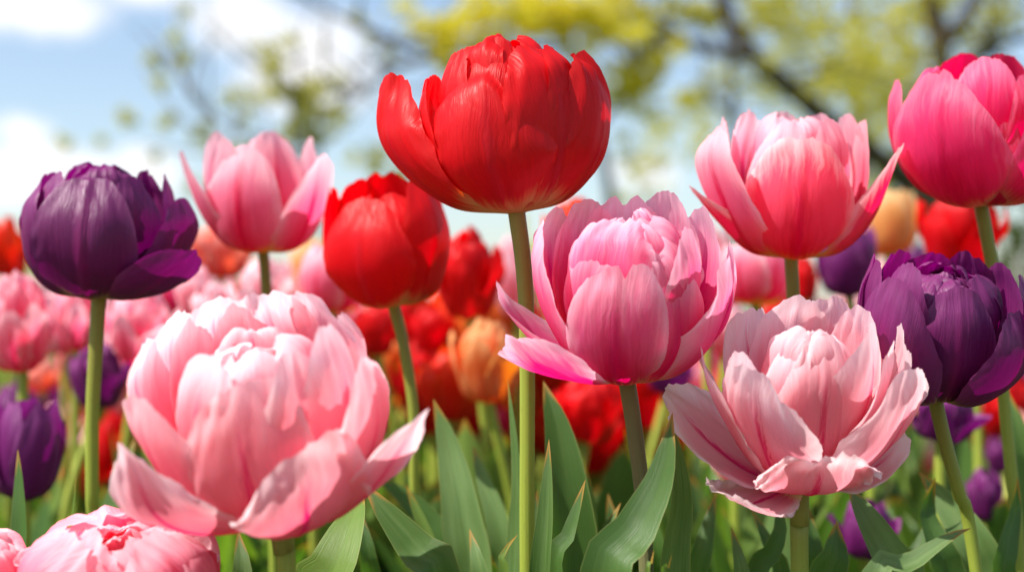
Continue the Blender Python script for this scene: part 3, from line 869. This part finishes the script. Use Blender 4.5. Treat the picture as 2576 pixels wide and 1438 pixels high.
# ------------------------------------------------------------------ blurred tulips further back: one prototype per kind, copied
def proto_petals(kind, seed):
    """lists of petals for a bloom 100 units tall"""
    rs = random.Random(seed)
    out = []
    if kind == 'cup':
        for i in range(3):
            out.append(P(i * 120 + rs.uniform(-8, 8), [(4, 0), (36, 8), (50, 42), (50, 70), (rs.uniform(34, 52), rs.uniform(90, 99))], 38, s0=.48, ruf=.06, tip=.04, tw=rs.uniform(-.2, .2)))
        for i in range(3):
            out.append(P(60 + i * 120 + rs.uniform(-8, 8), [(4, 0), (33, 10), (46, 42), (45, 72), (rs.uniform(28, 42), rs.uniform(94, 101))], 38, s0=.5, ruf=.05, notch=.04))
        for i in range(3):
            out.append(P(30 + i * 120 + rs.uniform(-8, 8), [(4, 0), (24, 10), (32, 42), (30, 70), (18, 93)], 26, s0=.5, ruf=.03))
    elif kind == 'double':
        for i in range(6):
            fl = rs.uniform(0, 16)
            out.append(P(i * 60 + rs.uniform(-12, 12), [(5, 0), (40, 6), (60, 36), (66 + fl * .5, 58), (58 + fl, rs.uniform(68, 88))], 36, s0=.5, ruf=.10, fr=.03))
        out += ring(6, 30, 50, 8, 92, 24, seed + 1, ruf=.12, fr=.04)
        out += ring(5, 10, 34, 8, 100, 19, seed + 2, ruf=.12, fr=.04)
    else:      # open
        for i in range(5):
            fl = rs.uniform(10, 34)
            out.append(P(i * 72 + rs.uniform(-14, 14), [(5, 0), (42, 2), (66, 30), (70 + fl, rs.uniform(60, 80))], 40, s0=.5, ruf=.1, fr=.03, cup=.6))
        for i in range(6):
            out.append(P(30 + i * 60 + rs.uniform(-14, 14), [(5, 0), (34, 8), (52, 40), (56, 70), (44, rs.uniform(86, 97))], 36, s0=.5, ruf=.09, fr=.04))
        out += ring(6, 10, 34, 8, 98, 26, seed + 2, ruf=.1, fr=.04)
    return out


HEAD = .065
PROTO = {}


def proto(kind, col):
    """meshes of a bloom of unit height: one per petal, and all of them in one for the far ones"""
    key = (kind, col)
    if key not in PROTO:
        ms, big = [], []
        for p in proto_petals(kind, len(PROTO) * 5 + 3):
            q = dict(p); q['seed'] = nseed(); q['nu'] = 15; q['nt'] = 16
            co, at_ = petal_co(**q)
            ms.append(grid_mesh('petal', co / 100, M[col], at_))
            big.append((co / 100, at_))
        vs, fs, A = [], [], {'s': [], 'u': [], 't': [], 'rnd': []}
        n = 0
        ext = 0
        for co, at_ in big:
            nr, nc, _ = co.shape
            vs += [tuple(v) for v in co.reshape(-1, 3)]
            for i in range(nr - 1):
                for j in range(nc - 1):
                    a = n + i * nc + j
                    fs.append((a, a + 1, a + nc + 1, a + nc))
            n += nr * nc
            for q in A: A[q] += list(at_[q].reshape(-1))
            ext = max(ext, np.abs(co[..., :2]).max())
        PROTO[key] = (ms, poly_mesh('flower_head', vs, fs, M[col], True, A), ext)
    return PROTO[key]


def stem_proto(bend, seed):
    co, at_ = tube_co([(0, 0, 0), (bend * .3, 0, .35), (bend * .6, bend * .3, .7), (0, 0, 1)], [.0042, .0036, .0034, .0036], 24, 10)
    return grid_mesh('stem', co, M['stem'], at_, closed=True)


STEMS = [stem_proto(b, i) for i, b in enumerate((.0, .02, -.02, .035, -.03))]


def leaf_proto(i):
    rs = random.Random(i + 50)
    L_ = rs.uniform(.24, .33)
    out = rs.uniform(.02, .09)
    co, at_ = leaf_co([(0, 0, 0), (0, -.015 - out * .15, L_ * .35), (0, -.02 - out * .5, L_ * .7), (0, -.02 - out * 1.1, L_ * (1 - out))],
                      rs.uniform(.022, .034), face=(0, 1, .25), fold=rs.uniform(.5, 1.0), twist=rs.uniform(-.7, .7), seed=i, nu=11, nt=24)
    return grid_mesh('leaf', co, M['leaf' if i % 4 else 'leaf_fresh'], at_)


LEAVES = [leaf_proto(i) for i in range(9)]
RB = random.Random(77)


def back_tulip(kind, col, cx, ytop, ybase, w, D, label, group, tilt=None, far=False, nleaf=3, stem_dx=0, loc=None, H=None):
    ms, head, ext = proto(kind, col)
    if loc is None:
        Bp = at(cx, ybase, D)
        h = (ybase - ytop) * D / FPX
        wd = w * D / FPX / (2 * ext)
    else:
        Bp = Vector(loc); h = H; wd = H * RB.uniform(.9, 1.1) * (.9 if kind == 'cup' else .78)
    foot = Vector((Bp.x + stem_dx * D / FPX, Bp.y, 0))
    root = empty('tulip', foot)
    tag(root, label, 'tulip', group)
    if tilt is None:
        tilt = (RB.uniform(-6, 14), RB.uniform(-9, 9))
    rot = (Matrix.Rotation(R(tilt[1]), 3, 'Y') @ Matrix.Rotation(R(tilt[0]), 3, 'X') @ Matrix.Rotation(RB.uniform(0, 6.28), 3, 'Z')).to_euler()
    off = Bp - foot
    for me in ([head] if far else ms):
        o = obj('flower_head' if far else 'petal', me, root, off)
        o.rotation_euler = rot
        o.scale = (wd, wd, h)
    st = obj('stem', RB.choice(STEMS), root)
    # the stem leans from the foot to the bloom
    d = off
    st.rotation_euler = d.to_track_quat('Z', 'Y').to_euler()
    st.scale = (1, 1, d.length + .003)
    a0 = RB.uniform(0, 6.28)
    for i in range(nleaf):
        o = obj('leaf', RB.choice(LEAVES), root)
        o.rotation_euler = (0, 0, a0 + i * 6.28 / nleaf + RB.uniform(-.5, .5))
        k = RB.uniform(.72, .95) * min(1.0, max(.85, Bp.z / .36))
        o.scale = (k, k, k)
    return root


G_MID = 'soft focus tulips in the middle of the bed'
MID = [
    ('double', 'scarlet', 28, 545, 700, 120, 1.20, 'orange red tulip at the left edge, behind the purple bloom with the sideways petal'),
    ('double', 'pink', 58, 678, 932, 215, .92, 'streaky pink double tulip at the left edge, under the left purple bloom'),
    ('double', 'pink', 190, 705, 880, 150, 1.06, 'rose pink tulip right behind the stem of the left purple bloom'),
    ('open', 'pink', 352, 725, 905, 215, .95, 'pink open double tulip between the left purple stem and the huge pale pink bloom'),
    ('double', 'violet', 248, 858, 1028, 165, 1.0, 'blue purple tulip crossed by the stem of the left purple bloom'),
    ('cup', 'violet', 62, 998, 1258, 180, .80, 'purple tulip at the left edge, low above the leaf tips'),
    ('double', 'scarlet', -22, 1100, 1250, 82, .82, 'orange frilled tulip sliced by the left edge beside the low purple tulip'),
    ('double', 'salmon', 555, 555, 700, 190, 1.22, 'salmon red tulip showing below the pale pink cup shaped bloom'),
    ('double', 'palepink', 488, 672, 800, 110, 1.02, 'small pink tulip leftmost of the cluster above the huge pale pink bloom'),
    ('double', 'palepink', 545, 715, 850, 120, .98, 'pale pink frilled tulip just above the left rim of the huge pale pink bloom'),
    ('open', 'palepink', 660, 648, 830, 190, 1.0, 'very pale pink double tulip behind the stem of the cup shaped pink bloom'),
    ('double', 'peach', 790, 590, 740, 120, 1.25, 'peach tulip peeking out left of the red cup shaped bloom'),
    ('cup', 'pink', 835, 615, 785, 190, .96, 'pink tulip overlapped by the left side of the red cup shaped bloom'),
    ('double', 'red', 950, 765, 895, 115, 1.10, 'round red tulip below the base of the red cup shaped bloom'),
    ('double', 'red', 1183, 575, 800, 195, .97, 'red double tulip between the red cup shaped bloom and the tall pale stem'),
    ('double', 'red', 1085, 770, 885, 115, 1.18, 'small red tulip right of the curved stem of the red cup shaped bloom'),
    ('double', 'coral', 1228, 800, 1014, 215, .95, 'orange frilled double tulip left of the tall pale stem'),
    ('double', 'scarlet', 1130, 872, 1062, 195, 1.0, 'scarlet double tulip beside the orange frilled one'),
    ('double', 'orange', 985, 842, 975, 105, 1.22, 'orange red tulip between the huge pale pink bloom and the scarlet double'),
    ('double', 'red', 1475, 935, 1110, 195, 1.06, 'broad red tulip below the splayed petal of the deep pink bloom'),
    ('double', 'scarlet', 1395, 870, 1000, 150, 1.2, 'scarlet tulip just right of the tall pale stem'),
    ('cup', 'red', 1560, 975, 1110, 100, 1.3, 'red tulip hiding behind the dark stem of the deep pink bloom'),
    ('double', 'scarlet', 1452, 500, 650, 190, 1.06, 'scarlet tulip peeking over the top of the deep pink bloom'),
    ('double', 'palepink', 1300, 598, 800, 140, 1.16, 'blush pink tulip behind the upper part of the tall pale stem'),
    ('cup', 'magenta', 1242, 1015, 1125, 92, 1.2, 'small magenta tulip low between leaf tips left of the tall stem'),
    ('cup', 'yellow', 975, 1000, 1070, 50, 1.5, 'tiny yellow tulip at the right rim of the huge pale pink bloom'),
    ('cup', 'pink', 1900, 605, 768, 215, .92, 'pink tulip with a yellow base hanging under the coral and pink bloom'),
    ('double', 'palepink', 1778, 552, 700, 130, 1.12, 'blush tulip left of the coral and pink bloom'),
    ('double', 'red', 2030, 640, 760, 80, 1.14, 'red tulip right behind the stem of the coral and pink bloom'),
    ('cup', 'violet', 2135, 572, 748, 155, 1.05, 'violet tulip between the coral bloom and the peach tulip'),
    ('cup', 'peach', 2238, 470, 644, 168, 1.15, 'peach yellow tulip left of the red tulip under the magenta bloom'),
    ('double', 'red', 2405, 470, 690, 225, 1.0, 'broad red tulip behind the stem of the magenta bloom'),
    ('double', 'palepink', 2210, 655, 770, 110, 1.35, 'pale pink tulip below the peach yellow tulip'),
    ('double', 'salmon', 2115, 765, 870, 110, 1.25, 'salmon tulip below the violet tulip'),
    ('double', 'red', 1945, 765, 860, 120, 1.25, 'red tulip above the top of the fully open pale pink bloom'),
    ('double', 'palepink', 1830, 765, 880, 150, 1.12, 'blush tulip between the deep pink and the fully open pale pink bloom'),
    ('double', 'violet', 1680, 880, 990, 135, 1.16, 'violet tulip under the right side of the deep pink bloom'),
    ('open', 'violet', 2365, 978, 1108, 230, .86, 'dark violet tulip directly below the dark purple domed bloom'),
    ('double', 'violet', 2478, 1172, 1310, 100, .95, 'violet tulip low at right between the two leaning stems'),
    ('double', 'violet', 2515, 1095, 1190, 70, 1.12, 'small violet tulip by the stem at the right edge'),
    ('open', 'violet', 2168, 1255, 1400, 190, .82, 'frilled violet tulip low under the fully open pale pink bloom'),
    ('double', 'red', 2530, 985, 1080, 110, 1.15, 'red tulip at the right edge behind the magenta stem'),
    ('cup', 'salmon', 2560, 1030, 1150, 80, 1.0, 'salmon pink tulip sliced by the right edge'),
    ('cup', 'red', 300, 1020, 1110, 64, 1.3, 'small red tulip between the left purple stem and the huge pale pink bloom'),
    ('cup', 'salmon', 222, 985, 1060, 60, 1.35, 'tiny salmon tulip left of the purple tulip stem'),
    ('cup', 'salmon', 2345, 1130, 1240, 70, 1.2, 'pink tulip left of the leaning stem of the dark purple domed bloom'),
    ('double', 'palepink', 1730, 985, 1060, 80, 1.35, 'pale pink tulip left of the fully open pale pink bloom'),
    ('double', 'salmon', 110, 905, 985, 110, 1.3, 'salmon tulip under the streaky pink double at the left edge'),
    ('double', 'violet', 60, 985, 1040, 100, 1.3, 'dark violet tulip peeking over the low purple tulip at the left edge'),
    ('double', 'magenta', 460, 680, 800, 140, 1.1, 'rose magenta tulip right of the open pink double on the left'),
    ('double', 'palepink', 1850, 1130, 1210, 120, .95, 'pink tulip low behind the left drooping petals of the open pale pink bloom'),
]
for (kind, col, cx, yt, yb, w, D, lab) in MID:
    back_tulip(kind, col, cx, yt, yb, w, D, lab, G_MID, nleaf=4)

# more half hidden blooms fill the gaps of the middle rows
FILL = [(150, 480, 650, 860, ['pink', 'palepink', 'palepink', 'magenta'], 9, 'pink'), (480, 860, 640, 800, ['palepink', 'pink', 'salmon'], 9, 'pale pink'),
        (880, 1330, 660, 960, ['red', 'scarlet', 'orange', 'red'], 15, 'red'), (1330, 1640, 860, 1040, ['red', 'scarlet', 'red'], 10, 'scarlet'),
        (1640, 2060, 620, 900, ['pink', 'palepink', 'red', 'violet'], 9, 'mixed'), (2060, 2560, 600, 1000, ['red', 'violet', 'palepink', 'salmon', 'red'], 11, 'mixed'),
        (0, 330, 900, 1060, ['violet', 'red', 'salmon', 'pink'], 6, 'mixed')]
RG = random.Random(41)
FN = {'pink': 'rose pink', 'palepink': 'blush pink', 'magenta': 'magenta', 'salmon': 'salmon', 'red': 'red', 'scarlet': 'scarlet', 'orange': 'orange', 'violet': 'violet'}
for (xa, xb, ya, yb, cols, n, _) in FILL:
    for i in range(n):
        cx = xa + (xb - xa) * (i + RG.uniform(.1, .9)) / n
        D = RG.uniform(1.12, 1.5)
        yt = RG.uniform(ya, yb)
        w = RG.uniform(.052, .07) / D * FPX
        col = RG.choice(cols)
        back_tulip(RG.choice(('double', 'open', 'double', 'open')), col, cx, yt, yt + w * RG.uniform(.95, 1.15), w, D,
                   'half hidden %s tulip filling the middle rows behind the sharp blooms' % FN[col], 'half hidden %s tulips' % FN[col], far=True, nleaf=3)

# the far rows: small blurred blooms, one head each
ZONES = [(-.45, ['pink', 'palepink', 'salmon', 'red', 'violet']), (-.12, ['palepink', 'pink', 'salmon', 'red', 'peach']),
         (.04, ['red', 'scarlet', 'red', 'orange', 'scarlet']), (.16, ['red', 'pink', 'scarlet', 'palepink', 'violet']),
         (9, ['violet', 'red', 'palepink', 'pink', 'salmon', 'peach'])]
FARLAB = {'pink': 'rose pink', 'palepink': 'pale pink', 'salmon': 'salmon', 'red': 'red', 'violet': 'violet', 'scarlet': 'scarlet', 'orange': 'orange', 'peach': 'peach'}
RF = random.Random(9)
nfar = 0
for row in range(12):
    D = 1.35 + .2 * row + .015 * row * row
    half = D * .39
    nx = int(7 + row * 1.1)
    for i in range(nx):
        x = -half + 2 * half * (i + RF.uniform(.15, .85)) / nx
        y = D + RF.uniform(-.09, .09)
        z = RF.uniform(.24, .355) if D > 1.6 else RF.uniform(.20, .33)
        xr = x / y
        for lim, cols in ZONES:
            if xr < lim: break
        col = RF.choice(cols)
        back_tulip(RF.choice(('cup', 'double', 'double')), col, 0, 0, 0, 0, D,
                   'small blurred %s tulip far back in the bed behind the sharp blooms' % FARLAB[col], 'far %s tulips' % FARLAB[col],
                   far=True, nleaf=3, loc=(x, y, z), H=RF.uniform(.052, .068))
        nfar += 1
# leafy plants that have not opened yet fill the gaps between the front stems
for i in range(44):
    y = RF.uniform(.74, 1.35)
    x = RF.uniform(-.37, .37) * y
    root = empty('leaf_rosette', (x, y, 0))
    tag(root, 'blurred rosette of broad tulip leaves without a bloom between the front stems', 'tulip leaves', 'leaf rosettes without blooms')
    for j in range(4):
        o = obj('leaf', RB.choice(LEAVES), root)
        o.rotation_euler = (0, 0, j * 1.57 + RF.uniform(-.4, .4))
        k = RF.uniform(.70, .92) if y > .9 else RF.uniform(.62, .8); o.scale = (k, k, k)

# ------------------------------------------------------------------ trees behind the bed
def joined_tubes(name, tubes, mat):
    vs, fs = [], []
    for pts, rads in tubes:
        n, m = 26, 9
        co, _ = tube_co(pts, rads, n, m)
        o = len(vs)
        vs += [tuple(v) for v in co.reshape(-1, 3)]
        for i in range(n - 1):
            for j in range(m):
                a = o + i * m + j; b = o + i * m + (j + 1) % m
                fs.append((a, b, b + m, a + m))
    return poly_mesh(name, vs, fs, M[mat])


def tree_leaf_mat(name, a, b_, trans=.45):
    mt, N, L = nodes(name)
    b = NB(N, L)
    geo = N.new('ShaderNodeNewGeometry')
    col = b.mix(geo.outputs['Random Per Island'], a, b_)
    d = N.new('ShaderNodeBsdfDiffuse'); t = N.new('ShaderNodeBsdfTranslucent'); mx = N.new('ShaderNodeMixShader')
    L.new(col, d.inputs[0]); L.new(col, t.inputs[0]); mx.inputs[0].default_value = trans
    L.new(d.outputs[0], mx.inputs[1]); L.new(t.outputs[0], mx.inputs[2])
    out = N.new('ShaderNodeOutputMaterial'); L.new(mx.outputs[0], out.inputs[0])
    return mt


M['leaf_yellow'] = tree_leaf_mat('young_yellow_leaf', (.66, .58, .03), (.88, .78, .10))
M['leaf_olive'] = tree_leaf_mat('young_olive_leaf', (.44, .44, .05), (.66, .58, .10))
M['leaf_pale'] = tree_leaf_mat('pale_spring_leaf', (.46, .46, .09), (.68, .62, .16))
M['leaf_dark'] = tree_leaf_mat('dark_hedge_leaf', (.06, .10, .02), (.14, .19, .05), .3)


def leaves_mesh(name, clusters, mat, size, seed, origin):
    """clusters: (px, py, rx, ry, D, n); leaf-sized rhombs spread through ellipsoids"""
    rs = np.random.RandomState(seed)
    vs, fs = [], []
    for (px, py, rx, ry, D, n) in clusters:
        c = np.array(at(px, py, D)); k = D / FPX
        # twig clumps inside the cluster
        nc = max(1, n // 26)
        cc = rs.randn(nc, 3) * .5
        for i in range(n):
            q = cc[rs.randint(nc)] + rs.randn(3) * .16
            p = c + np.array([q[0] * rx * k, q[1] * (rx + ry) * .5 * k, q[2] * ry * k])
            a = rs.randn(3); a /= np.linalg.norm(a)
            b = np.cross(a, rs.randn(3)); b /= np.linalg.norm(b)
            l = size * rs.uniform(.6, 1.3); w = l * .42
            nrm = np.cross(a, b)
            o = len(vs)
            vs += [tuple(v) for v in (p - a * l - origin, p + b * w + nrm * l * .12 - origin, p + a * l - origin, p - b * w + nrm * l * .12 - origin)]
            fs.append((o, o + 1, o + 2, o + 3))
    return poly_mesh(name, vs, fs, M[mat], False)


def tree(label, foot_px, D, trunk, limbs, clusters, mat, bark='bark', size=.03, seed=1, name='tree'):
    """trunk and limbs: lists of (px, py, D, half width in picture units)"""
    f0 = at(foot_px, HORIZON, D)
    foot = np.array((f0.x, f0.y, -.03))
    root = empty(name, foot)
    tag(root, label, name)

    def tb(q, first=None):
        pts = [np.array(at(a, b, d)) - foot for (a, b, d, w) in q]
        rads = [w * d / FPX for (a, b, d, w) in q]
        if first is not None:
            pts = [first] + pts; rads = [rads[0] * 1.35] + rads
        return pts, rads
    obj('trunk', joined_tubes('trunk', [tb(trunk, np.array((0, 0, -.05)))], bark), root)
    for l in limbs:
        obj('branch', joined_tubes('branch', [tb(l)], bark), root)
    rt = random.Random(seed * 3)
    tw_ = []
    for l in limbs:
        S = catmull([np.array(at(a, b, d)) - foot for (a, b, d, w) in l], 30)
        for i in range(7):
            p = S[rt.randint(4, 29)]
            v = np.array([rt.uniform(-1, 1), rt.uniform(-.6, .6), rt.uniform(-.3, 1.1)]); v /= np.linalg.norm(v)
            ln = rt.uniform(.25, .75)
            q = p + v * ln * .5 + np.array([rt.uniform(-.06, .06), 0, rt.uniform(-.06, .06)])
            tw_.append(([p, q, p + v * ln + np.array([0, 0, rt.uniform(-.05, .12)])], [.011, .007, .003]))
    obj('twigs', joined_tubes('twigs', tw_, bark), root)
    obj('foliage', leaves_mesh('foliage', clusters, mat, size, seed, foot), root)
    return root


tree('big bare limbed tree at right with a thick diagonal branch and olive young leaves', 2365, 8.5,
     [(2365, 640, 8.5, 39), (2368, 400, 8.5, 34), (2365, 125, 8.5, 26), (2335, -40, 8.5, 20), (2300, -400, 8.5, 10)],
     [[(2366, 560, 8.5, 31), (2250, 430, 8.4, 31), (2075, 300, 8.2, 30), (1985, 220, 8.1, 27), (1895, 140, 8.0, 23), (1850, 70, 8.0, 20), (1815, 0, 8.0, 17), (1770, -200, 8.0, 10)],
      [(1880, 135, 8.0, 18), (1800, 128, 8.0, 16), (1732, 111, 8.0, 14), (1665, 114, 8.0, 10), (1600, 150, 8.0, 5)],
      [(1735, 112, 8.0, 13), (1680, 70, 8.0, 10), (1598, 0, 8.0, 9), (1540, -120, 8.0, 5)],
      [(2366, 130, 8.5, 20), (2400, 80, 8.4, 17), (2452, 0, 8.4, 14), (2520, -150, 8.4, 8)],
      [(2366, 300, 8.5, 18), (2430, 180, 8.6, 16), (2503, 120, 8.7, 12), (2600, 85, 8.8, 9)],
      [(2480, 150, 8.7, 10), (2500, 60, 8.7, 9), (2530, -60, 8.7, 6)]],
     [(2020, 120, 150, 110, 8.2, 660), (2230, 150, 150, 110, 8.6, 840), (2110, 250, 130, 90, 8.5, 520), (2480, 60, 160, 90, 8.8, 660), (2290, 260, 120, 90, 8.8, 520),
      (1930, 60, 90, 70, 7.9, 240), (1720, 40, 110, 60, 8.1, 400), (1760, 330, 110, 90, 8.6, 220), (2300, 30, 120, 60, 8.6, 400)], 'leaf_olive', size=.030, seed=3)
tree('tree with dense bright yellow spring leaves behind the highest red bloom', 1535, 7.6,
     [(1540, 600, 7.6, 17), (1528, 440, 7.6, 14), (1490, 300, 7.6, 12), (1450, 150, 7.6, 10), (1400, 0, 7.6, 9), (1350, -200, 7.6, 6)],
     [[(1480, 280, 7.6, 9), (1250, 190, 7.5, 9), (1060, 148, 7.4, 8), (950, 205, 7.3, 7), (850, 275, 7.2, 4)],
      [(1440, 120, 7.6, 8), (1200, 130, 7.5, 8), (1030, 112, 7.4, 8), (930, 75, 7.3, 7), (820, 25, 7.2, 5), (700, -40, 7.2, 3)],
      [(1500, 330, 7.6, 8), (1580, 210, 7.6, 7), (1640, 90, 7.6, 5)]],
     [(1180, 60, 140, 70, 7.4, 900), (1340, 40, 150, 70, 7.5, 950), (1500, 60, 140, 80, 7.5, 850), (1590, 210, 90, 80, 7.6, 560), (1110, 140, 60, 50, 7.4, 130), (1640, 100, 80, 60, 7.6, 200),
      (1560, 330, 80, 50, 7.6, 110), (1330, -120, 320, 90, 7.6, 500)], 'leaf_yellow', size=.032, seed=4)
tree('slim dark trunked tree behind the left rim of the coral and pink bloom', 1842, 9.5,
     [(1846, 600, 9.5, 13), (1845, 289, 9.5, 11), (1836, 160, 9.5, 9), (1826, 0, 9.5, 7), (1815, -250, 9.5, 4)],
     [[(1845, 300, 9.5, 6), (1790, 250, 9.4, 5), (1720, 230, 9.3, 3)], [(1838, 180, 9.5, 6), (1900, 60, 9.5, 4), (1960, -40, 9.5, 3)]],
     [(1680, 400, 120, 70, 9.4, 240), (1840, 220, 120, 90, 9.5, 300), (1620, 470, 70, 60, 9.5, 100), (1700, 240, 90, 60, 9.5, 120), (1890, 20, 90, 60, 9.5, 220)], 'leaf_olive', size=.03, seed=5)
tree('pale thin trunk standing between the coral bloom and the magenta bloom', 2180, 10.0,
     [(2180, 600, 10, 13), (2166, 300, 10, 12), (2152, 100, 10, 12), (2143, 0, 10, 11), (2135, -250, 10, 7)],
     [[(2165, 230, 10, 6), (2230, 120, 10, 5), (2260, 20, 10, 4)], [(2155, 120, 10, 6), (2060, 40, 10, 5), (2000, -60, 10, 4)]],
     [(2100, 60, 160, 70, 10, 460), (2210, 330, 110, 110, 10, 520), (2160, 180, 110, 80, 10, 400), (2240, 420, 60, 60, 10, 320)], 'leaf_olive', 'bark_pale', size=.034, seed=6)
tree('sparse young tree with scattered pale leaves in front of the big white cloud', 806, 8.0,
     [(808, 620, 8, 9), (803, 390, 8, 8), (795, 300, 8, 7), (812, 180, 8, 5), (822, 60, 8, 4), (830, -60, 8, 2)],
     [[(798, 310, 8, 4), (740, 220, 8, 3), (690, 170, 8, 2)], [(800, 330, 8, 4), (860, 260, 8, 3), (930, 110, 8, 2)], [(800, 370, 8, 4), (600, 330, 8, 3.5), (490, 260, 8, 3), (440, 150, 8, 2)],
      [(803, 400, 8, 4), (640, 400, 8, 3), (520, 360, 8, 2)]],
     [(690, 230, 110, 70, 8, 260), (800, 260, 80, 80, 8, 300), (760, 330, 90, 50, 8, 240), (430, 185, 60, 50, 8, 120), (450, 80, 40, 50, 8, 80), (360, 140, 40, 40, 8, 32),
      (350, 260, 60, 50, 8, 60), (430, 290, 50, 40, 8, 60), (520, 340, 60, 40, 8, 80), (590, 285, 50, 40, 8, 80), (920, 130, 40, 60, 8, 100), (930, 400, 90, 60, 8, 120), (720, 100, 70, 70, 8, 80),
      (1010, 440, 60, 40, 8, 80), (420, 420, 40, 60, 8, 60), (110, 390, 50, 40, 8, 40), (265, 370, 40, 30, 8, 24), (640, 380, 90, 40, 8, 140)], 'leaf_pale', 'bark_pale', size=.032, seed=7)


def shrub(label, px, py_top, D, half_w, mat, n, seed):
    f0 = at(px, HORIZON, D)
    foot = np.array((f0.x, f0.y, -.03))
    root = empty('shrub', foot)
    tag(root, label, 'shrub')
    k = D / FPX
    H = (HORIZON - py_top) * k + CAM_Z
    rs = random.Random(seed)
    tubes = []
    for i in range(7):
        a = rs.uniform(0, 6.28); q = rs.uniform(.2, .7) * half_w * k
        tubes.append(([(0, 0, -.05), (q * .4 * math.cos(a), q * .4 * math.sin(a), H * .4), (q * math.cos(a), q * math.sin(a), H * .85)], [.02, .014, .005]))
    obj('twigs', joined_tubes('twigs', tubes, 'bark'), root)
    cl = []
    for i in range(14):
        cl.append((px + rs.uniform(-.7, .7) * half_w, HORIZON - (H * rs.uniform(.15, .92) - CAM_Z) / k, half_w * .5, H / k * .2, D + rs.uniform(-.3, .3), n // 14))
    obj('foliage', leaves_mesh('foliage', cl, mat, .035, seed, foot), root)


shrub('dark green shrub at the right edge behind the broad red tulip', 2570, 470, 7.0, 150, 'leaf_dark', 1700, 11)
shrub('olive shrub seen above the violet and peach tulips at right', 2270, 400, 9.0, 110, 'leaf_olive', 900, 12)
shrub('low yellow green bush showing at the left edge above the orange red tulip', 30, 530, 9.0, 60, 'leaf_yellow', 420, 13)
shrub('small yellow green bush beside the tall pale stem under the highest red bloom', 1345, 555, 9.0, 55, 'leaf_yellow', 360, 14)
